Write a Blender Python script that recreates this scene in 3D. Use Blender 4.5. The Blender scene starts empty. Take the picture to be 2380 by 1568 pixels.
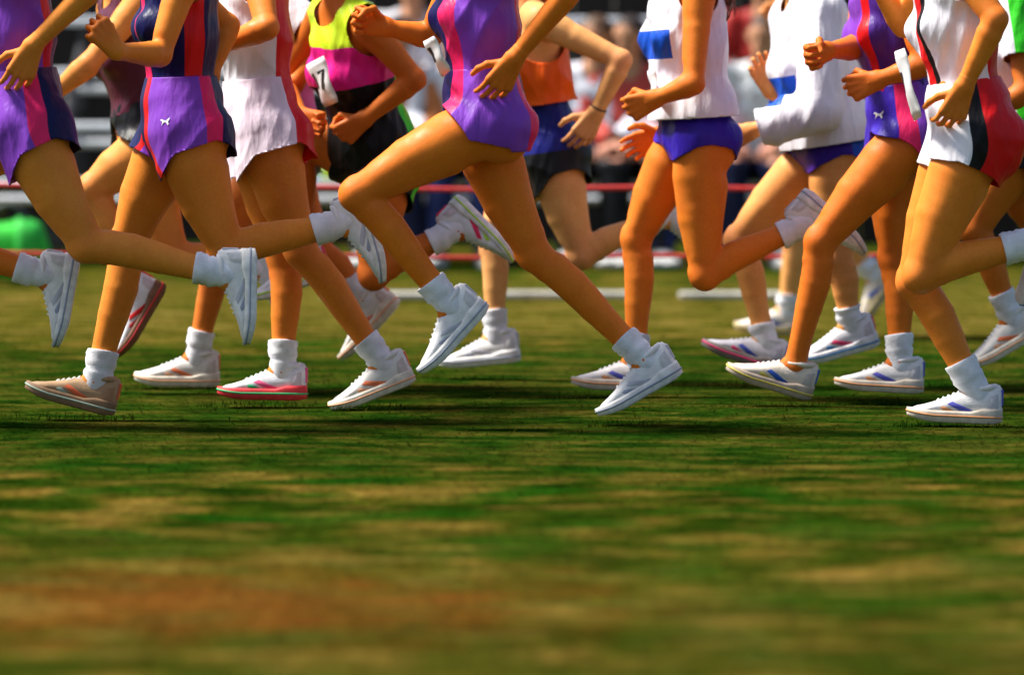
import bpy, math, random, time
import numpy as np
from mathutils import Vector, Matrix
T0 = time.time()
random.seed(7); rng = np.random.default_rng(7)
scene = bpy.context.scene
COL = scene.collection

# ------------------------------------------------------------------ camera, sky, sun, exposure
FPX, CX, HY, CAMH = 12000.0, 1190.0, 185.0, 1.0      # focal length, centre and horizon row in units of the 2380 px wide photo
cam = bpy.data.objects.new('camera', bpy.data.cameras.new('camera')); COL.objects.link(cam)
cam.location = (0, 0, CAMH); cam.rotation_euler = (math.radians(90), 0, 0)
cam.data.sensor_width = 36; cam.data.lens = 36 * FPX / 2380; cam.data.shift_y = -(784 - HY) / 2380
cam.data.clip_start = 0.1; cam.data.clip_end = 2000
cam.data.dof.use_dof = True; cam.data.dof.focus_distance = 15.3; cam.data.dof.aperture_fstop = 2.3
scene.camera = cam
SUN_EL, SUN_AZ = 56.0, -82.0                          # sun high, behind the runners and to the left
world = bpy.data.worlds.new('World'); scene.world = world; world.use_nodes = True
wn = world.node_tree.nodes; wl = world.node_tree.links
sky = wn.new('ShaderNodeTexSky'); sky.sky_type = 'NISHITA'; sky.sun_disc = False
sky.sun_elevation = math.radians(SUN_EL); sky.sun_rotation = math.radians(SUN_AZ)
sky.air_density = 1.0; sky.dust_density = 2.5; sky.ozone_density = 1.0
wl.new(sky.outputs[0], wn['Background'].inputs[0]); wn['Background'].inputs[1].default_value = 0.08
sun = bpy.data.objects.new('sun', bpy.data.lights.new('sun', 'SUN')); COL.objects.link(sun)
sun.data.energy = 4.6; sun.data.angle = math.radians(14); sun.data.color = (1.0, 0.955, 0.88)
el, az = math.radians(SUN_EL), math.radians(SUN_AZ)
sdir = Vector((math.sin(az) * math.cos(el), math.cos(az) * math.cos(el), math.sin(el)))
sun.rotation_euler = sdir.to_track_quat('Z', 'Y').to_euler(); sun.location = (0, 18, 20)
scene.view_settings.view_transform = 'Standard'; scene.view_settings.look = 'None'
scene.view_settings.exposure = 1.0; scene.view_settings.gamma = 1.0
scene.view_settings.use_curve_mapping = False

def P(px, py, d):
    return np.array([(px - CX) / FPX * d, d, CAMH - (py - HY) / FPX * d])

# ------------------------------------------------------------------ materials
def s2l(c):
    return tuple((x / 255 / 12.92) if x / 255 <= 0.04045 else ((x / 255 + 0.055) / 1.055) ** 2.4 for x in c)
class NT:
    def __init__(s, name):
        s.m = bpy.data.materials.new(name); s.m.use_nodes = True
        s.n = s.m.node_tree.nodes; s.l = s.m.node_tree.links; s.b = s.n['Principled BSDF']
    def node(s, t, **k):
        x = s.n.new(t)
        for a, v in k.items(): setattr(x, a, v)
        return x
    def ramp(s, src, stops, interp='LINEAR'):
        r = s.n.new('ShaderNodeValToRGB'); r.color_ramp.interpolation = interp
        e = r.color_ramp.elements
        while len(e) < len(stops): e.new(0.5)
        for i, (p, c) in enumerate(stops):
            e[i].position = p; e[i].color = (*c, 1) if len(c) == 3 else c
        s.l.new(src, r.inputs[0]); return r.outputs[0]
    def noise(s, coord, scale, detail=3, rough=0.55, vec=None):
        t = s.n.new('ShaderNodeTexNoise'); t.inputs['Scale'].default_value = scale
        t.inputs['Detail'].default_value = detail; t.inputs['Roughness'].default_value = rough
        if vec is not None:
            mp = s.n.new('ShaderNodeMapping'); mp.inputs['Scale'].default_value = vec
            s.l.new(coord, mp.inputs[0]); coord = mp.outputs[0]
        s.l.new(coord, t.inputs['Vector']); return t.outputs['Fac']
    def mix(s, fac, a, b, mode='MIX'):
        x = s.n.new('ShaderNodeMix'); x.data_type = 'RGBA'; x.blend_type = mode
        for i, v in ((0, fac), (6, a), (7, b)):
            if hasattr(v, 'links'): s.l.new(v, x.inputs[i])
            else: x.inputs[i].default_value = v if i == 0 else ((*v, 1) if len(v) == 3 else v)
        return x.outputs[2]
    def math(s, op, a, b=0.0):
        x = s.n.new('ShaderNodeMath'); x.operation = op
        for i, v in enumerate((a, b)):
            if hasattr(v, 'links'): s.l.new(v, x.inputs[i])
            else: x.inputs[i].default_value = v
        return x.outputs[0]
    def bump(s, h, strength, dist=0.01):
        b = s.n.new('ShaderNodeBump'); b.inputs['Strength'].default_value = strength
        b.inputs['Distance'].default_value = dist; s.l.new(h, b.inputs['Height'])
        s.l.new(b.outputs[0], s.b.inputs['Normal'])
    def obco(s): return s.n.new('ShaderNodeTexCoord').outputs['Object']
    def pos(s): return s.n.new('ShaderNodeNewGeometry').outputs['Position']
    def attr(s, name):
        a = s.n.new('ShaderNodeAttribute'); a.attribute_name = name; return a.outputs['Fac']
    def base(s, c):
        if hasattr(c, 'links'): s.l.new(c, s.b.inputs['Base Color'])
        else: s.b.inputs['Base Color'].default_value = (*c, 1)
    def set(s, **k):
        for a, v in k.items(): s.b.inputs[a.replace('_', ' ')].default_value = v
MATS = {}
def skin_mat(c):
    key = ('skin', c)
    if key in MATS: return MATS[key]
    t = NT('skin'); co = t.obco()
    a = (c[0] * 0.92, c[1] * 0.88, c[2] * 0.85); b = (min(1, c[0] * 1.06), c[1] * 1.10, c[2] * 1.1)
    col = t.ramp(t.noise(co, 9, 4), [(0.3, a), (0.7, b)])
    fine = t.ramp(t.noise(co, 120, 2), [(0.35, (0.90, 0.86, 0.84)), (0.6, (1, 1, 1))])
    blotch = t.ramp(t.noise(co, 28, 4, 0.65), [(0.38, (0, 0, 0)), (0.68, (1, 1, 1))])
    col = t.mix(t.math('MULTIPLY', blotch, 0.22), col, (c[0] * 0.92, c[1] * 0.62, c[2] * 0.8))
    col = t.mix(t.math('MULTIPLY', t.attr('flush'), 0.38), col, (c[0] * 0.90, c[1] * 0.60, c[2] * 1.1))
    t.base(t.mix(0.6, col, fine, 'MULTIPLY'))
    t.l.new(t.ramp(t.noise(co, 16, 3), [(0.35, (0.46, 0.46, 0.46)), (0.65, (0.70, 0.70, 0.70))]), t.b.inputs['Roughness']); t.b.inputs['Specular IOR Level'].default_value = 0.22
    t.b.inputs['Subsurface Weight'].default_value = 0.06; t.b.inputs['Subsurface Radius'].default_value = (0.012, 0.005, 0.002)
    t.bump(t.noise(co, 260, 2), 0.12, 0.002)
    MATS[key] = t.m; return t.m
def plain(name, c, rough=0.6, var=0.15, scale=20, bump=0.0, bscale=200, metallic=0.0, spec=0.4):
    key = (name, c, rough)
    if key in MATS: return MATS[key]
    t = NT(name); co = t.obco()
    t.base(t.ramp(t.noise(co, scale, 4), [(0.3, tuple(x * (1 - var) for x in c)), (0.7, tuple(min(1, x * (1 + var)) for x in c))]))
    t.set(Roughness=rough, Metallic=metallic); t.b.inputs['Specular IOR Level'].default_value = spec
    if bump: t.bump(t.noise(co, bscale, 3), bump, 0.003)
    MATS[key] = t.m; return t.m
def fabric(theta=None, v=None, split=None, rough=0.42):
    """theta: [(degrees from which, colour)...] round the garment; v: [(height above the hips in m, colour)...];
    split: degrees; with both given, v rules below the split and theta beyond it"""
    t = NT('fabric'); co = t.obco(); cols = []
    def cst(src, st, f):
        st = [(max(0.0, f(p)), c) for p, c in st]; st[0] = (0.0, st[0][1])
        return t.ramp(src, st, 'CONSTANT')
    ct = cst(t.attr('theta'), theta, lambda p: (p + 180) / 360) if theta else None
    cv = cst(t.attr('vee'), v, lambda p: p + 0.3) if v else None
    if ct and cv:
        c = t.mix(t.math('GREATER_THAN', t.attr('theta'), (split + 180) / 360), cv, ct)
    else: c = ct or cv
    wv = t.ramp(t.noise(co, 14, 5, vec=(1, 1, 0.5)), [(0.3, (0.86, 0.86, 0.88)), (0.65, (1, 1, 1))])
    t.base(t.mix(1.0, c, wv, 'MULTIPLY'))
    t.set(Roughness=rough); t.b.inputs['Specular IOR Level'].default_value = 0.18
    n1 = t.noise(co, 13, 3, 0.5, vec=(1.9, 1.3, 0.55)); n2 = t.noise(co, 420, 2)
    t.bump(t.math('ADD', n1, t.math('MULTIPLY', n2, 0.03)), 0.5, 0.020)
    return t.m

# ------------------------------------------------------------------ scene-graph helpers
def tag(o, label=None, cat=None, group=None, kind=None):
    if label: o['label'] = label
    if cat: o['category'] = cat
    if group: o['group'] = group
    if kind: o['kind'] = kind
    return o
def mesh_np(name, V, Fq, smooth=True):
    me = bpy.data.meshes.new(name); V = np.asarray(V, np.float32); Fq = np.asarray(Fq, np.int32)
    n = Fq.shape[1]
    me.vertices.add(len(V)); me.vertices.foreach_set('co', V.ravel())
    me.loops.add(Fq.size); me.loops.foreach_set('vertex_index', Fq.ravel())
    me.polygons.add(len(Fq)); me.polygons.foreach_set('loop_start', np.arange(0, Fq.size, n, dtype=np.int32))
    if smooth: me.polygons.foreach_set('use_smooth', np.ones(len(Fq), bool))
    me.update(calc_edges=True); me.validate(); return me
def link(name, me, mat, parent=None, loc=None):
    o = bpy.data.objects.new(name, me); COL.objects.link(o)
    if mat is not None and me is not None and not me.materials: me.materials.append(mat)
    if parent is not None: o.parent = parent
    if loc is not None: o.location = loc
    return o
def empty(name, loc):
    o = bpy.data.objects.new(name, None); COL.objects.link(o); o.location = loc; return o
def pmesh(name, V, F, smooth=False):
    me = bpy.data.meshes.new(name); me.from_pydata([tuple(map(float, v)) for v in V], [], F)
    if smooth:
        for p in me.polygons: p.use_smooth = True
    me.update(); return me
def box_me(name, sx, sy, sz, bev=0.006):
    import bmesh
    bm = bmesh.new(); bmesh.ops.create_cube(bm, size=1)
    bmesh.ops.scale(bm, vec=(sx, sy, sz), verts=bm.verts)
    if bev: bmesh.ops.bevel(bm, geom=bm.edges[:], offset=bev, segments=1, affect='EDGES')
    me = bpy.data.meshes.new(name); bm.to_mesh(me); bm.free(); return me
def loft(rings, cap=True):
    """rings: list of (n,3) arrays -> V, quads+caps"""
    n = len(rings[0]); V = np.concatenate(rings); F = []
    for i in range(len(rings) - 1):
        for j in range(n):
            k = (j + 1) % n
            F.append((i * n + j, i * n + k, (i + 1) * n + k, (i + 1) * n + j))
    if cap:
        F.append(tuple(range(n))[::-1]); F.append(tuple((len(rings) - 1) * n + j for j in range(n)))
    return V, F
def tube(path, r, n=8):
    path = [np.asarray(p, float) for p in path]; rings = []
    a = np.array([0.3, 0.2, 1.0])
    for i, p in enumerate(path):
        d = path[min(i + 1, len(path) - 1)] - path[max(i - 1, 0)]; d = d / np.linalg.norm(d)
        u = np.cross(d, a); u /= np.linalg.norm(u); w = np.cross(d, u)
        rr = r[i] if hasattr(r, '__len__') else r
        t = np.linspace(0, 2 * np.pi, n, endpoint=False)
        rings.append(p + rr * (np.cos(t)[:, None] * u + np.sin(t)[:, None] * w))
    return loft(rings)

# ------------------------------------------------------------------ implicit bodies: soft union of tapered capsules, meshed with surface nets
def nrm(v): return v / (np.linalg.norm(v) + 1e-9)
class Field:
    def __init__(s): s.p = []
    def cap(s, a, b, ra, rb, k=0.02, frame=None, sc=None):
        s.p.append((np.asarray(a, float), np.asarray(b, float), ra, rb, k, frame, sc)); return s
    def chain(s, pts, rs, k=0.02):
        for i in range(len(pts) - 1): s.cap(pts[i], pts[i + 1], rs[i], rs[i + 1], k if i == 0 else 0.003)
    def mesh(s, h):
        lo = np.full(3, 1e9); hi = -lo
        for a, b, ra, rb, k, fr, sc in s.p:
            r = max(ra, rb) * (max(sc) if sc is not None else 1) + 3 * h
            lo = np.minimum(lo, np.minimum(a, b) - r); hi = np.maximum(hi, np.maximum(a, b) + r)
        n = np.ceil((hi - lo) / h).astype(int) + 1
        F = np.full(n, 1.0, np.float32)
        ax = [lo[i] + h * np.arange(n[i]) for i in range(3)]
        for a, b, ra, rb, k, fr, sc in s.p:
            m = max(ra, rb) * (max(sc) if sc is not None else 1) + k + 2.5 * h
            i0 = np.maximum(((np.minimum(a, b) - m - lo) / h).astype(int), 0)
            i1 = np.minimum(((np.maximum(a, b) + m - lo) / h).astype(int) + 2, n)
            g = [(ax[i][i0[i]:i1[i]] - a[i]).astype(np.float32) for i in range(3)]
            X, Y, Z = np.meshgrid(*g, indexing='ij'); ba = b - a
            if fr is not None:
                M = (np.asarray(fr) / np.asarray(sc)[:, None]).astype(np.float32)
                X, Y, Z = (M[i, 0] * X + M[i, 1] * Y + M[i, 2] * Z for i in range(3)); ba = M @ ba
            L = float(ba @ ba) + 1e-9
            t = np.clip((X * ba[0] + Y * ba[1] + Z * ba[2]) / L, 0, 1)
            d = np.sqrt((X - t * ba[0]) ** 2 + (Y - t * ba[1]) ** 2 + (Z - t * ba[2]) ** 2) - (ra + (rb - ra) * t)
            sl = tuple(slice(i0[i], i1[i]) for i in range(3)); f = F[sl]
            q = np.clip(0.5 + 0.5 * (d - f) / k, 0, 1)
            F[sl] = d * (1 - q) + f * q - k * q * (1 - q)
        return surface_nets(F, lo, h)
def surface_nets(F, lo, h):
    S = F < 0
    c = sum(S[i:S.shape[0] - 1 + i, j:S.shape[1] - 1 + j, k:S.shape[2] - 1 + k].astype(np.int8) for i in (0, 1) for j in (0, 1) for k in (0, 1))
    act = (c > 0) & (c < 8); I, J, K = np.nonzero(act)
    idx = np.full(act.shape, -1, np.int32); idx[I, J, K] = np.arange(len(I))
    vals = {(a, b, e): F[I + a, J + b, K + e] for a in (0, 1) for b in (0, 1) for e in (0, 1)}
    acc = np.zeros((len(I), 3), np.float32); cnt = np.zeros(len(I), np.float32)
    for ax in range(3):
        for u in (0, 1):
            for w in (0, 1):
                p0 = [0, 0, 0]; o = [i for i in range(3) if i != ax]; p0[o[0]] = u; p0[o[1]] = w; p1 = list(p0); p1[ax] = 1
                f0, f1 = vals[tuple(p0)], vals[tuple(p1)]; m = (f0 < 0) != (f1 < 0)
                t = np.where(m, f0 / np.where(m, f0 - f1, 1), 0)
                q = np.tile(np.array(p0, np.float32), (len(I), 1)); q[:, ax] = t
                acc += q * m[:, None]; cnt += m
    V = lo + h * (np.stack([I, J, K], 1) + acc / cnt[:, None])
    Q = []
    for ax in range(3):
        s0 = np.take(S, range(S.shape[ax] - 1), ax); s1 = np.take(S, range(1, S.shape[ax]), ax)
        E = np.argwhere(s0 != s1); o = [(ax + 1) % 3, (ax + 2) % 3]
        ok = (E[:, o[0]] > 0) & (E[:, o[1]] > 0) & (E[:, o[0]] < S.shape[o[0]] - 1) & (E[:, o[1]] < S.shape[o[1]] - 1); E = E[ok]
        def g(du, dw):
            e = E.copy(); e[:, o[0]] += du; e[:, o[1]] += dw; return idx[e[:, 0], e[:, 1], e[:, 2]]
        q = np.stack([g(-1, -1), g(0, -1), g(0, 0), g(-1, 0)], 1)
        fl = ~S[E[:, 0], E[:, 1], E[:, 2]]; q[fl] = q[fl][:, ::-1]; Q.append(q)
    Q = np.concatenate(Q); Q = Q[(Q >= 0).all(1)]
    return relax(V, Q, 4), Q
def relax(V, Q, it=1, lam=0.5):
    a = Q.ravel(); b = np.roll(Q, -1, 1).ravel(); n = len(V)
    cnt = np.maximum(np.bincount(a, minlength=n), 1)
    for s in range(it):
        for l in (lam, -lam * 0.9):
            m = np.stack([np.bincount(a, V[b, i], n) for i in range(3)], 1) / cnt[:, None]
            V = V + l * (m - V)
    return V
def vnormals(V, Q):
    fn = np.cross(V[Q[:, 2]] - V[Q[:, 0]], V[Q[:, 3]] - V[Q[:, 1]])
    N = sum(np.stack([np.bincount(Q[:, j], fn[:, i], len(V)) for i in range(3)], 1) for j in range(4))
    return N / (np.linalg.norm(N, axis=1)[:, None] + 1e-12)
def segt(V, a, b):
    ba = b - a; return (V - a) @ ba / (ba @ ba)

# ------------------------------------------------------------------ people
def hand_prims(fl, w, hd, pn, side, curl, s=1.0):
    hd = nrm(hd); pn = nrm(pn - hd * (pn @ hd)); lat = nrm(np.cross(hd, pn)) * side    # lat points to the thumb side
    rot = lambda v, an: v * math.cos(an) + pn * (np.dot(v, hd)) * math.sin(an) - hd * (np.dot(v, pn)) * math.sin(an)
    offs = [0.031, 0.0105, -0.0105, -0.030]; lens = [0.070, 0.078, 0.072, 0.056]
    for i in range(4):
        b = w + s * (hd * (0.088 - (0.006 if i in (0,) else 0.012 if i == 3 else 0)) + lat * offs[i] * 1.08)
        fl.cap(w + lat * offs[i] * 0.5 * s, b, 0.0155 * s, 0.0115 * s, 0.012)
        an = 0.0; p = b; r = 0.0088 * s; d0 = nrm(hd + lat * offs[i] * (1.6 if curl < 0.7 else 0.3))
        for j, f in enumerate((0.45, 0.31, 0.24)):
            an += curl * (0.8, 1.0, 0.6)[j] * (1 + 0.12 * (i - 1.5)) + (0.12 if curl < 0.7 else 0)
            dd = d0 * math.cos(an) + pn * math.sin(an)
            q = p + dd * lens[i] * f * s; fl.cap(p, q, r, r * 0.9, 0.003); p = q; r *= 0.9
    p = w + s * (hd * 0.022 + lat * 0.022 + pn * 0.006)
    for (a, b, c, l, r) in ((0.66, 0.52, 0.55, 0.045, 0.0125), (0.70, -0.30, 0.62, 0.032, 0.0105), (0.45, -0.75, 0.45, 0.026, 0.009)) if curl > 1.2 else ((0.65, 0.75, 0.35, 0.045, 0.0125), (0.85, 0.40, 0.4 + 0.4 * curl, 0.032, 0.0105), (0.95, 0.05, 0.4 + 0.6 * curl, 0.026, 0.009)):
        q = p + nrm(hd * a + lat * b + pn * c) * l * s; fl.cap(p, q, r * s, r * 0.88 * s, 0.006); p = q

def make_pose(sp):
    """pixel pose -> joints"""
    J = {}; d = sp['d']; yaw = math.radians(sp.get('yaw', 15))
    f = np.array([-math.cos(yaw), -math.sin(yaw), 0.0]); left = np.array([math.sin(yaw), -math.cos(yaw), 0.0])
    if 'world' in sp: return sp['world']
    H = P(*sp['H'], d); N = P(*sp['N'], d - sp.get('lean', 0.0)); u = nrm(N - H)
    f = nrm(f - u * (f @ u)); l = np.cross(u, f)
    if l @ left < 0: l = -l
    J.update(H=H, N=N, u=u, f=f, l=l)
    for s, sg in (('n', 1), ('f', -1)):
        lg = sp['leg_' + s]; ar = sp['arm_' + s]
        hip = H + l * 0.080 * sg - u * 0.03
        dd = lambda j, de: j[2] if len(j) > 2 else de
        J['hip' + s] = hip
        J['knee' + s] = P(lg[0][0], lg[0][1], d + dd(lg[0], -sg * 0.09)); J['ank' + s] = P(lg[1][0], lg[1][1], d + dd(lg[1], -sg * 0.07))
        J['toe' + s] = P(lg[2][0], lg[2][1], d + dd(lg[2], -sg * 0.08))
        tw = sp.get('twist', 0.0) * sg
        J['sh' + s] = N - u * 0.055 + l * 0.165 * sg + f * tw
        J['elb' + s] = P(ar[0][0], ar[0][1], d + dd(ar[0], -sg * 0.24)); J['wri' + s] = P(ar[1][0], ar[1][1], d + dd(ar[1], -sg * 0.2))
        J['tip' + s] = P(ar[2][0], ar[2][1], d + dd(ar[2], -sg * 0.19)); J['curl' + s] = ar[3]
        J['pn' + s] = ar[4] if len(ar) > 4 else -l * sg * 0.8 + f * 0.2 - u * 0.1
    J['up_h'] = nrm(u * 0.5 + np.array([0, 0, 0.5])); J['hc'] = N + J['up_h'] * 0.185 + f * 0.035
    J['ff'] = np.array([-math.cos(yaw), -math.sin(yaw), 0.0])
    return J
def leg_geo(J, s):
    hip, kn, an = J['hip' + s], J['knee' + s], J['ank' + s]
    sh = nrm(an - kn); hd = nrm(hip - kn); bd = hd * 1.0 - J['f'] * 0.45
    bd = nrm(bd - sh * (bd @ sh)); fk = nrm(-bd)
    return hip, kn, an, bd
def thigh_front(J, s):
    hip, kn, an = J['hip' + s], J['knee' + s], J['ank' + s]; D = nrm(kn - hip); v = J['f'] * 0.45 - nrm(an - kn)
    return nrm(v - D * (v @ D))
def body_field(J, th=1.0, fem=True, h=0.006):
    fl = Field(); H, N, u, f, l = (J[k] for k in 'HNufl'); fr = np.stack([l, f, u]); L = np.linalg.norm(N - H)
    fl.cap(H - u * 0.02, H + u * 0.05, 0.099 * th, 0.096 * th, 0.03, fr, (1.38, 1.0, 1.0))
    fl.cap(H + u * 0.10, H + u * L * 0.45, 0.084 * th, 0.088, 0.05, fr, (1.34, 1.0, 1.0))
    fl.cap(H + u * L * 0.52, N - u * 0.14, 0.098, 0.104, 0.05, fr, (1.42, 1.0, 1.0))
    fl.cap(N - u * 0.10, N - u * 0.05, 0.075, 0.06, 0.05, fr, (1.9, 1.0, 1.0))
    for s, sg in (('n', 1), ('f', -1)):
        sh = J['sh' + s]; fl.cap(N + u * 0.0, sh, 0.045, 0.050, 0.035)
        if fem: fl.cap(N - u * 0.215 + l * 0.07 * sg + f * 0.075, N - u * 0.215 + l * 0.075 * sg + f * 0.085, 0.05, 0.045, 0.04)
        fl.cap(J['hip' + s] - f * 0.045 - u * 0.01, J['hip' + s] - f * 0.036 - u * 0.04, 0.078 * th, 0.074 * th, 0.03)
        hip, kn, an, bd = leg_geo(J, s); D = kn - hip
        ft = thigh_front(J, s)
        fl.chain([hip, hip + D * 0.28 + ft * 0.010, hip + D * 0.58 + ft * 0.012, hip + D * 0.86, kn], [0.089 * th, 0.083 * th, 0.069 * th, 0.054 * th, 0.048 * th], 0.018)
        lo_ = nrm(np.cross(nrm(D), ft)); lo_ = lo_ * (1 if lo_ @ l * sg > 0 else -1)                         # outward
        fl.cap(hip + D * 0.35 - ft * 0.028 + lo_ * 0.014, hip + D * 0.80 - ft * 0.022 + lo_ * 0.020, 0.050 * th, 0.024 * th, 0.018)      # hamstrings
        fl.cap(hip + D * 0.35 - ft * 0.028 - lo_ * 0.016, hip + D * 0.80 - ft * 0.022 - lo_ * 0.020, 0.050 * th, 0.024 * th, 0.018)
        fl.cap(kn - D * 0.14 - ft * 0.030 + lo_ * 0.026, kn - ft * 0.022 + lo_ * 0.030 + nrm(an - kn) * 0.03, 0.010, 0.009, 0.010)        # tendon
        fl.cap(hip + D * 0.52 + ft * 0.020 + lo_ * 0.026, hip + D * 0.84 + ft * 0.018 + lo_ * 0.022, 0.043 * th, 0.026 * th, 0.013)       # outer quadriceps
        fl.cap(hip + D * 0.66 + ft * 0.020 - lo_ * 0.026, hip + D * 0.90 + ft * 0.016 - lo_ * 0.022, 0.040 * th, 0.027 * th, 0.013)
        fl.cap(hip + D * 0.25 + ft * 0.040, hip + D * 0.80 + ft * 0.032, 0.044 * th, 0.026 * th, 0.014)                                   # rectus
        fl.cap(kn + ft * 0.030 - nrm(D) * 0.012, kn + ft * 0.026 + nrm(an - kn) * 0.012, 0.0245 * th, 0.0235 * th, 0.007)                   # kneecap
        fl.cap(kn + ft * 0.022 + nrm(an - kn) * 0.03, kn - bd * 0.026 + nrm(an - kn) * 0.062, 0.014, 0.015, 0.010)                        # kneecap tendon
        D2 = an - kn
        fl.chain([kn, kn + D2 * 0.14 + bd * 0.006, kn + D2 * 0.32 + bd * 0.012, kn + D2 * 0.52 + bd * 0.008, kn + D2 * 0.78 + bd * 0.003, an],
                 [0.047 * th, 0.045 * th, 0.047 * th, 0.042 * th, 0.033 * th, 0.0325], 0.014)
        fl.cap(kn + D2 * 0.16 + bd * 0.022 + lo_ * 0.013, kn + D2 * 0.40 + bd * 0.023 + lo_ * 0.011, 0.031 * th, 0.025 * th, 0.014)       # calf, two heads
        fl.cap(kn + D2 * 0.16 + bd * 0.022 - lo_ * 0.013, kn + D2 * 0.46 + bd * 0.023 - lo_ * 0.010, 0.032 * th, 0.024 * th, 0.014)
        fl.cap(kn + D2 * 0.62 + bd * 0.022, an + bd * 0.026, 0.014, 0.010, 0.012)                                                         # heel cord
        fl.cap(an + lo_ * 0.024, an + lo_ * 0.024 - D2 * 0.02, 0.013, 0.011, 0.008); fl.cap(an - lo_ * 0.024, an - lo_ * 0.024 - D2 * 0.02, 0.013, 0.011, 0.008)
        fl.cap(an, an + nrm(J['toe' + s] - an) * 0.022, 0.031, 0.027, 0.015)
        el, wr = J['elb' + s], J['wri' + s]; A = el - sh; B = wr - el
        fl.cap(sh + l * sg * 0.012, sh + A * 0.25, 0.050, 0.044, 0.02)
        fl.chain([sh, sh + A * 0.45, sh + A * 0.8, el], [0.046, 0.042, 0.035, 0.033], 0.018)
        fl.chain([el, el + B * 0.22, el + B * 0.6, wr], [0.034, 0.038, 0.030, 0.0235], 0.015)
        fl.cap(el, el + nrm(A) * 0.010, 0.026, 0.020, 0.010)
        af = nrm(np.cross(nrm(A), nrm(B) + 1e-3)); fl.cap(el + B * 0.06 + af * 0.018, el + B * 0.42 + af * 0.010, 0.024, 0.020, 0.010)
        fl.cap(sh + A * 0.25 + nrm(B - A * (B @ A) / (A @ A)) * 0.012, sh + A * 0.75 + nrm(B - A * (B @ A) / (A @ A)) * 0.012, 0.034, 0.028, 0.012)
        fl.cap(wr, wr + nrm(J['tip' + s] - wr) * 0.03, 0.024, 0.020, 0.01)
    hc, uh, ff = J['hc'], J['up_h'], nrm(J['ff']); lh = np.cross(uh, ff)
    fl.cap(N - u * 0.03, hc - uh * 0.07 - ff * 0.02, 0.055, 0.050, 0.03)
    fl.cap(hc - ff * 0.025 + uh * 0.02, hc + ff * 0.02 + uh * 0.025, 0.083, 0.074, 0.02)
    fl.cap(hc + ff * 0.03 - uh * 0.03, hc + ff * 0.064 - uh * 0.092, 0.060, 0.031, 0.025)
    fl.cap(hc + ff * 0.088 + uh * 0.0, hc + ff * 0.103 - uh * 0.034, 0.008, 0.0115, 0.012)
    fl.cap(hc + ff * 0.086 - uh * 0.064 - lh * 0.014, hc + ff * 0.086 - uh * 0.064 + lh * 0.014, 0.009, 0.009, 0.008)
    fl.cap(hc + ff * 0.080 + uh * 0.022 - lh * 0.03, hc + ff * 0.080 + uh * 0.022 + lh * 0.03, 0.012, 0.012, 0.012)
    for sg in (1, -1): fl.cap(hc + lh * 0.079 * sg + uh * 0.015, hc + lh * 0.079 * sg - uh * 0.022, 0.016, 0.012, 0.006)
    return fl

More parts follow.
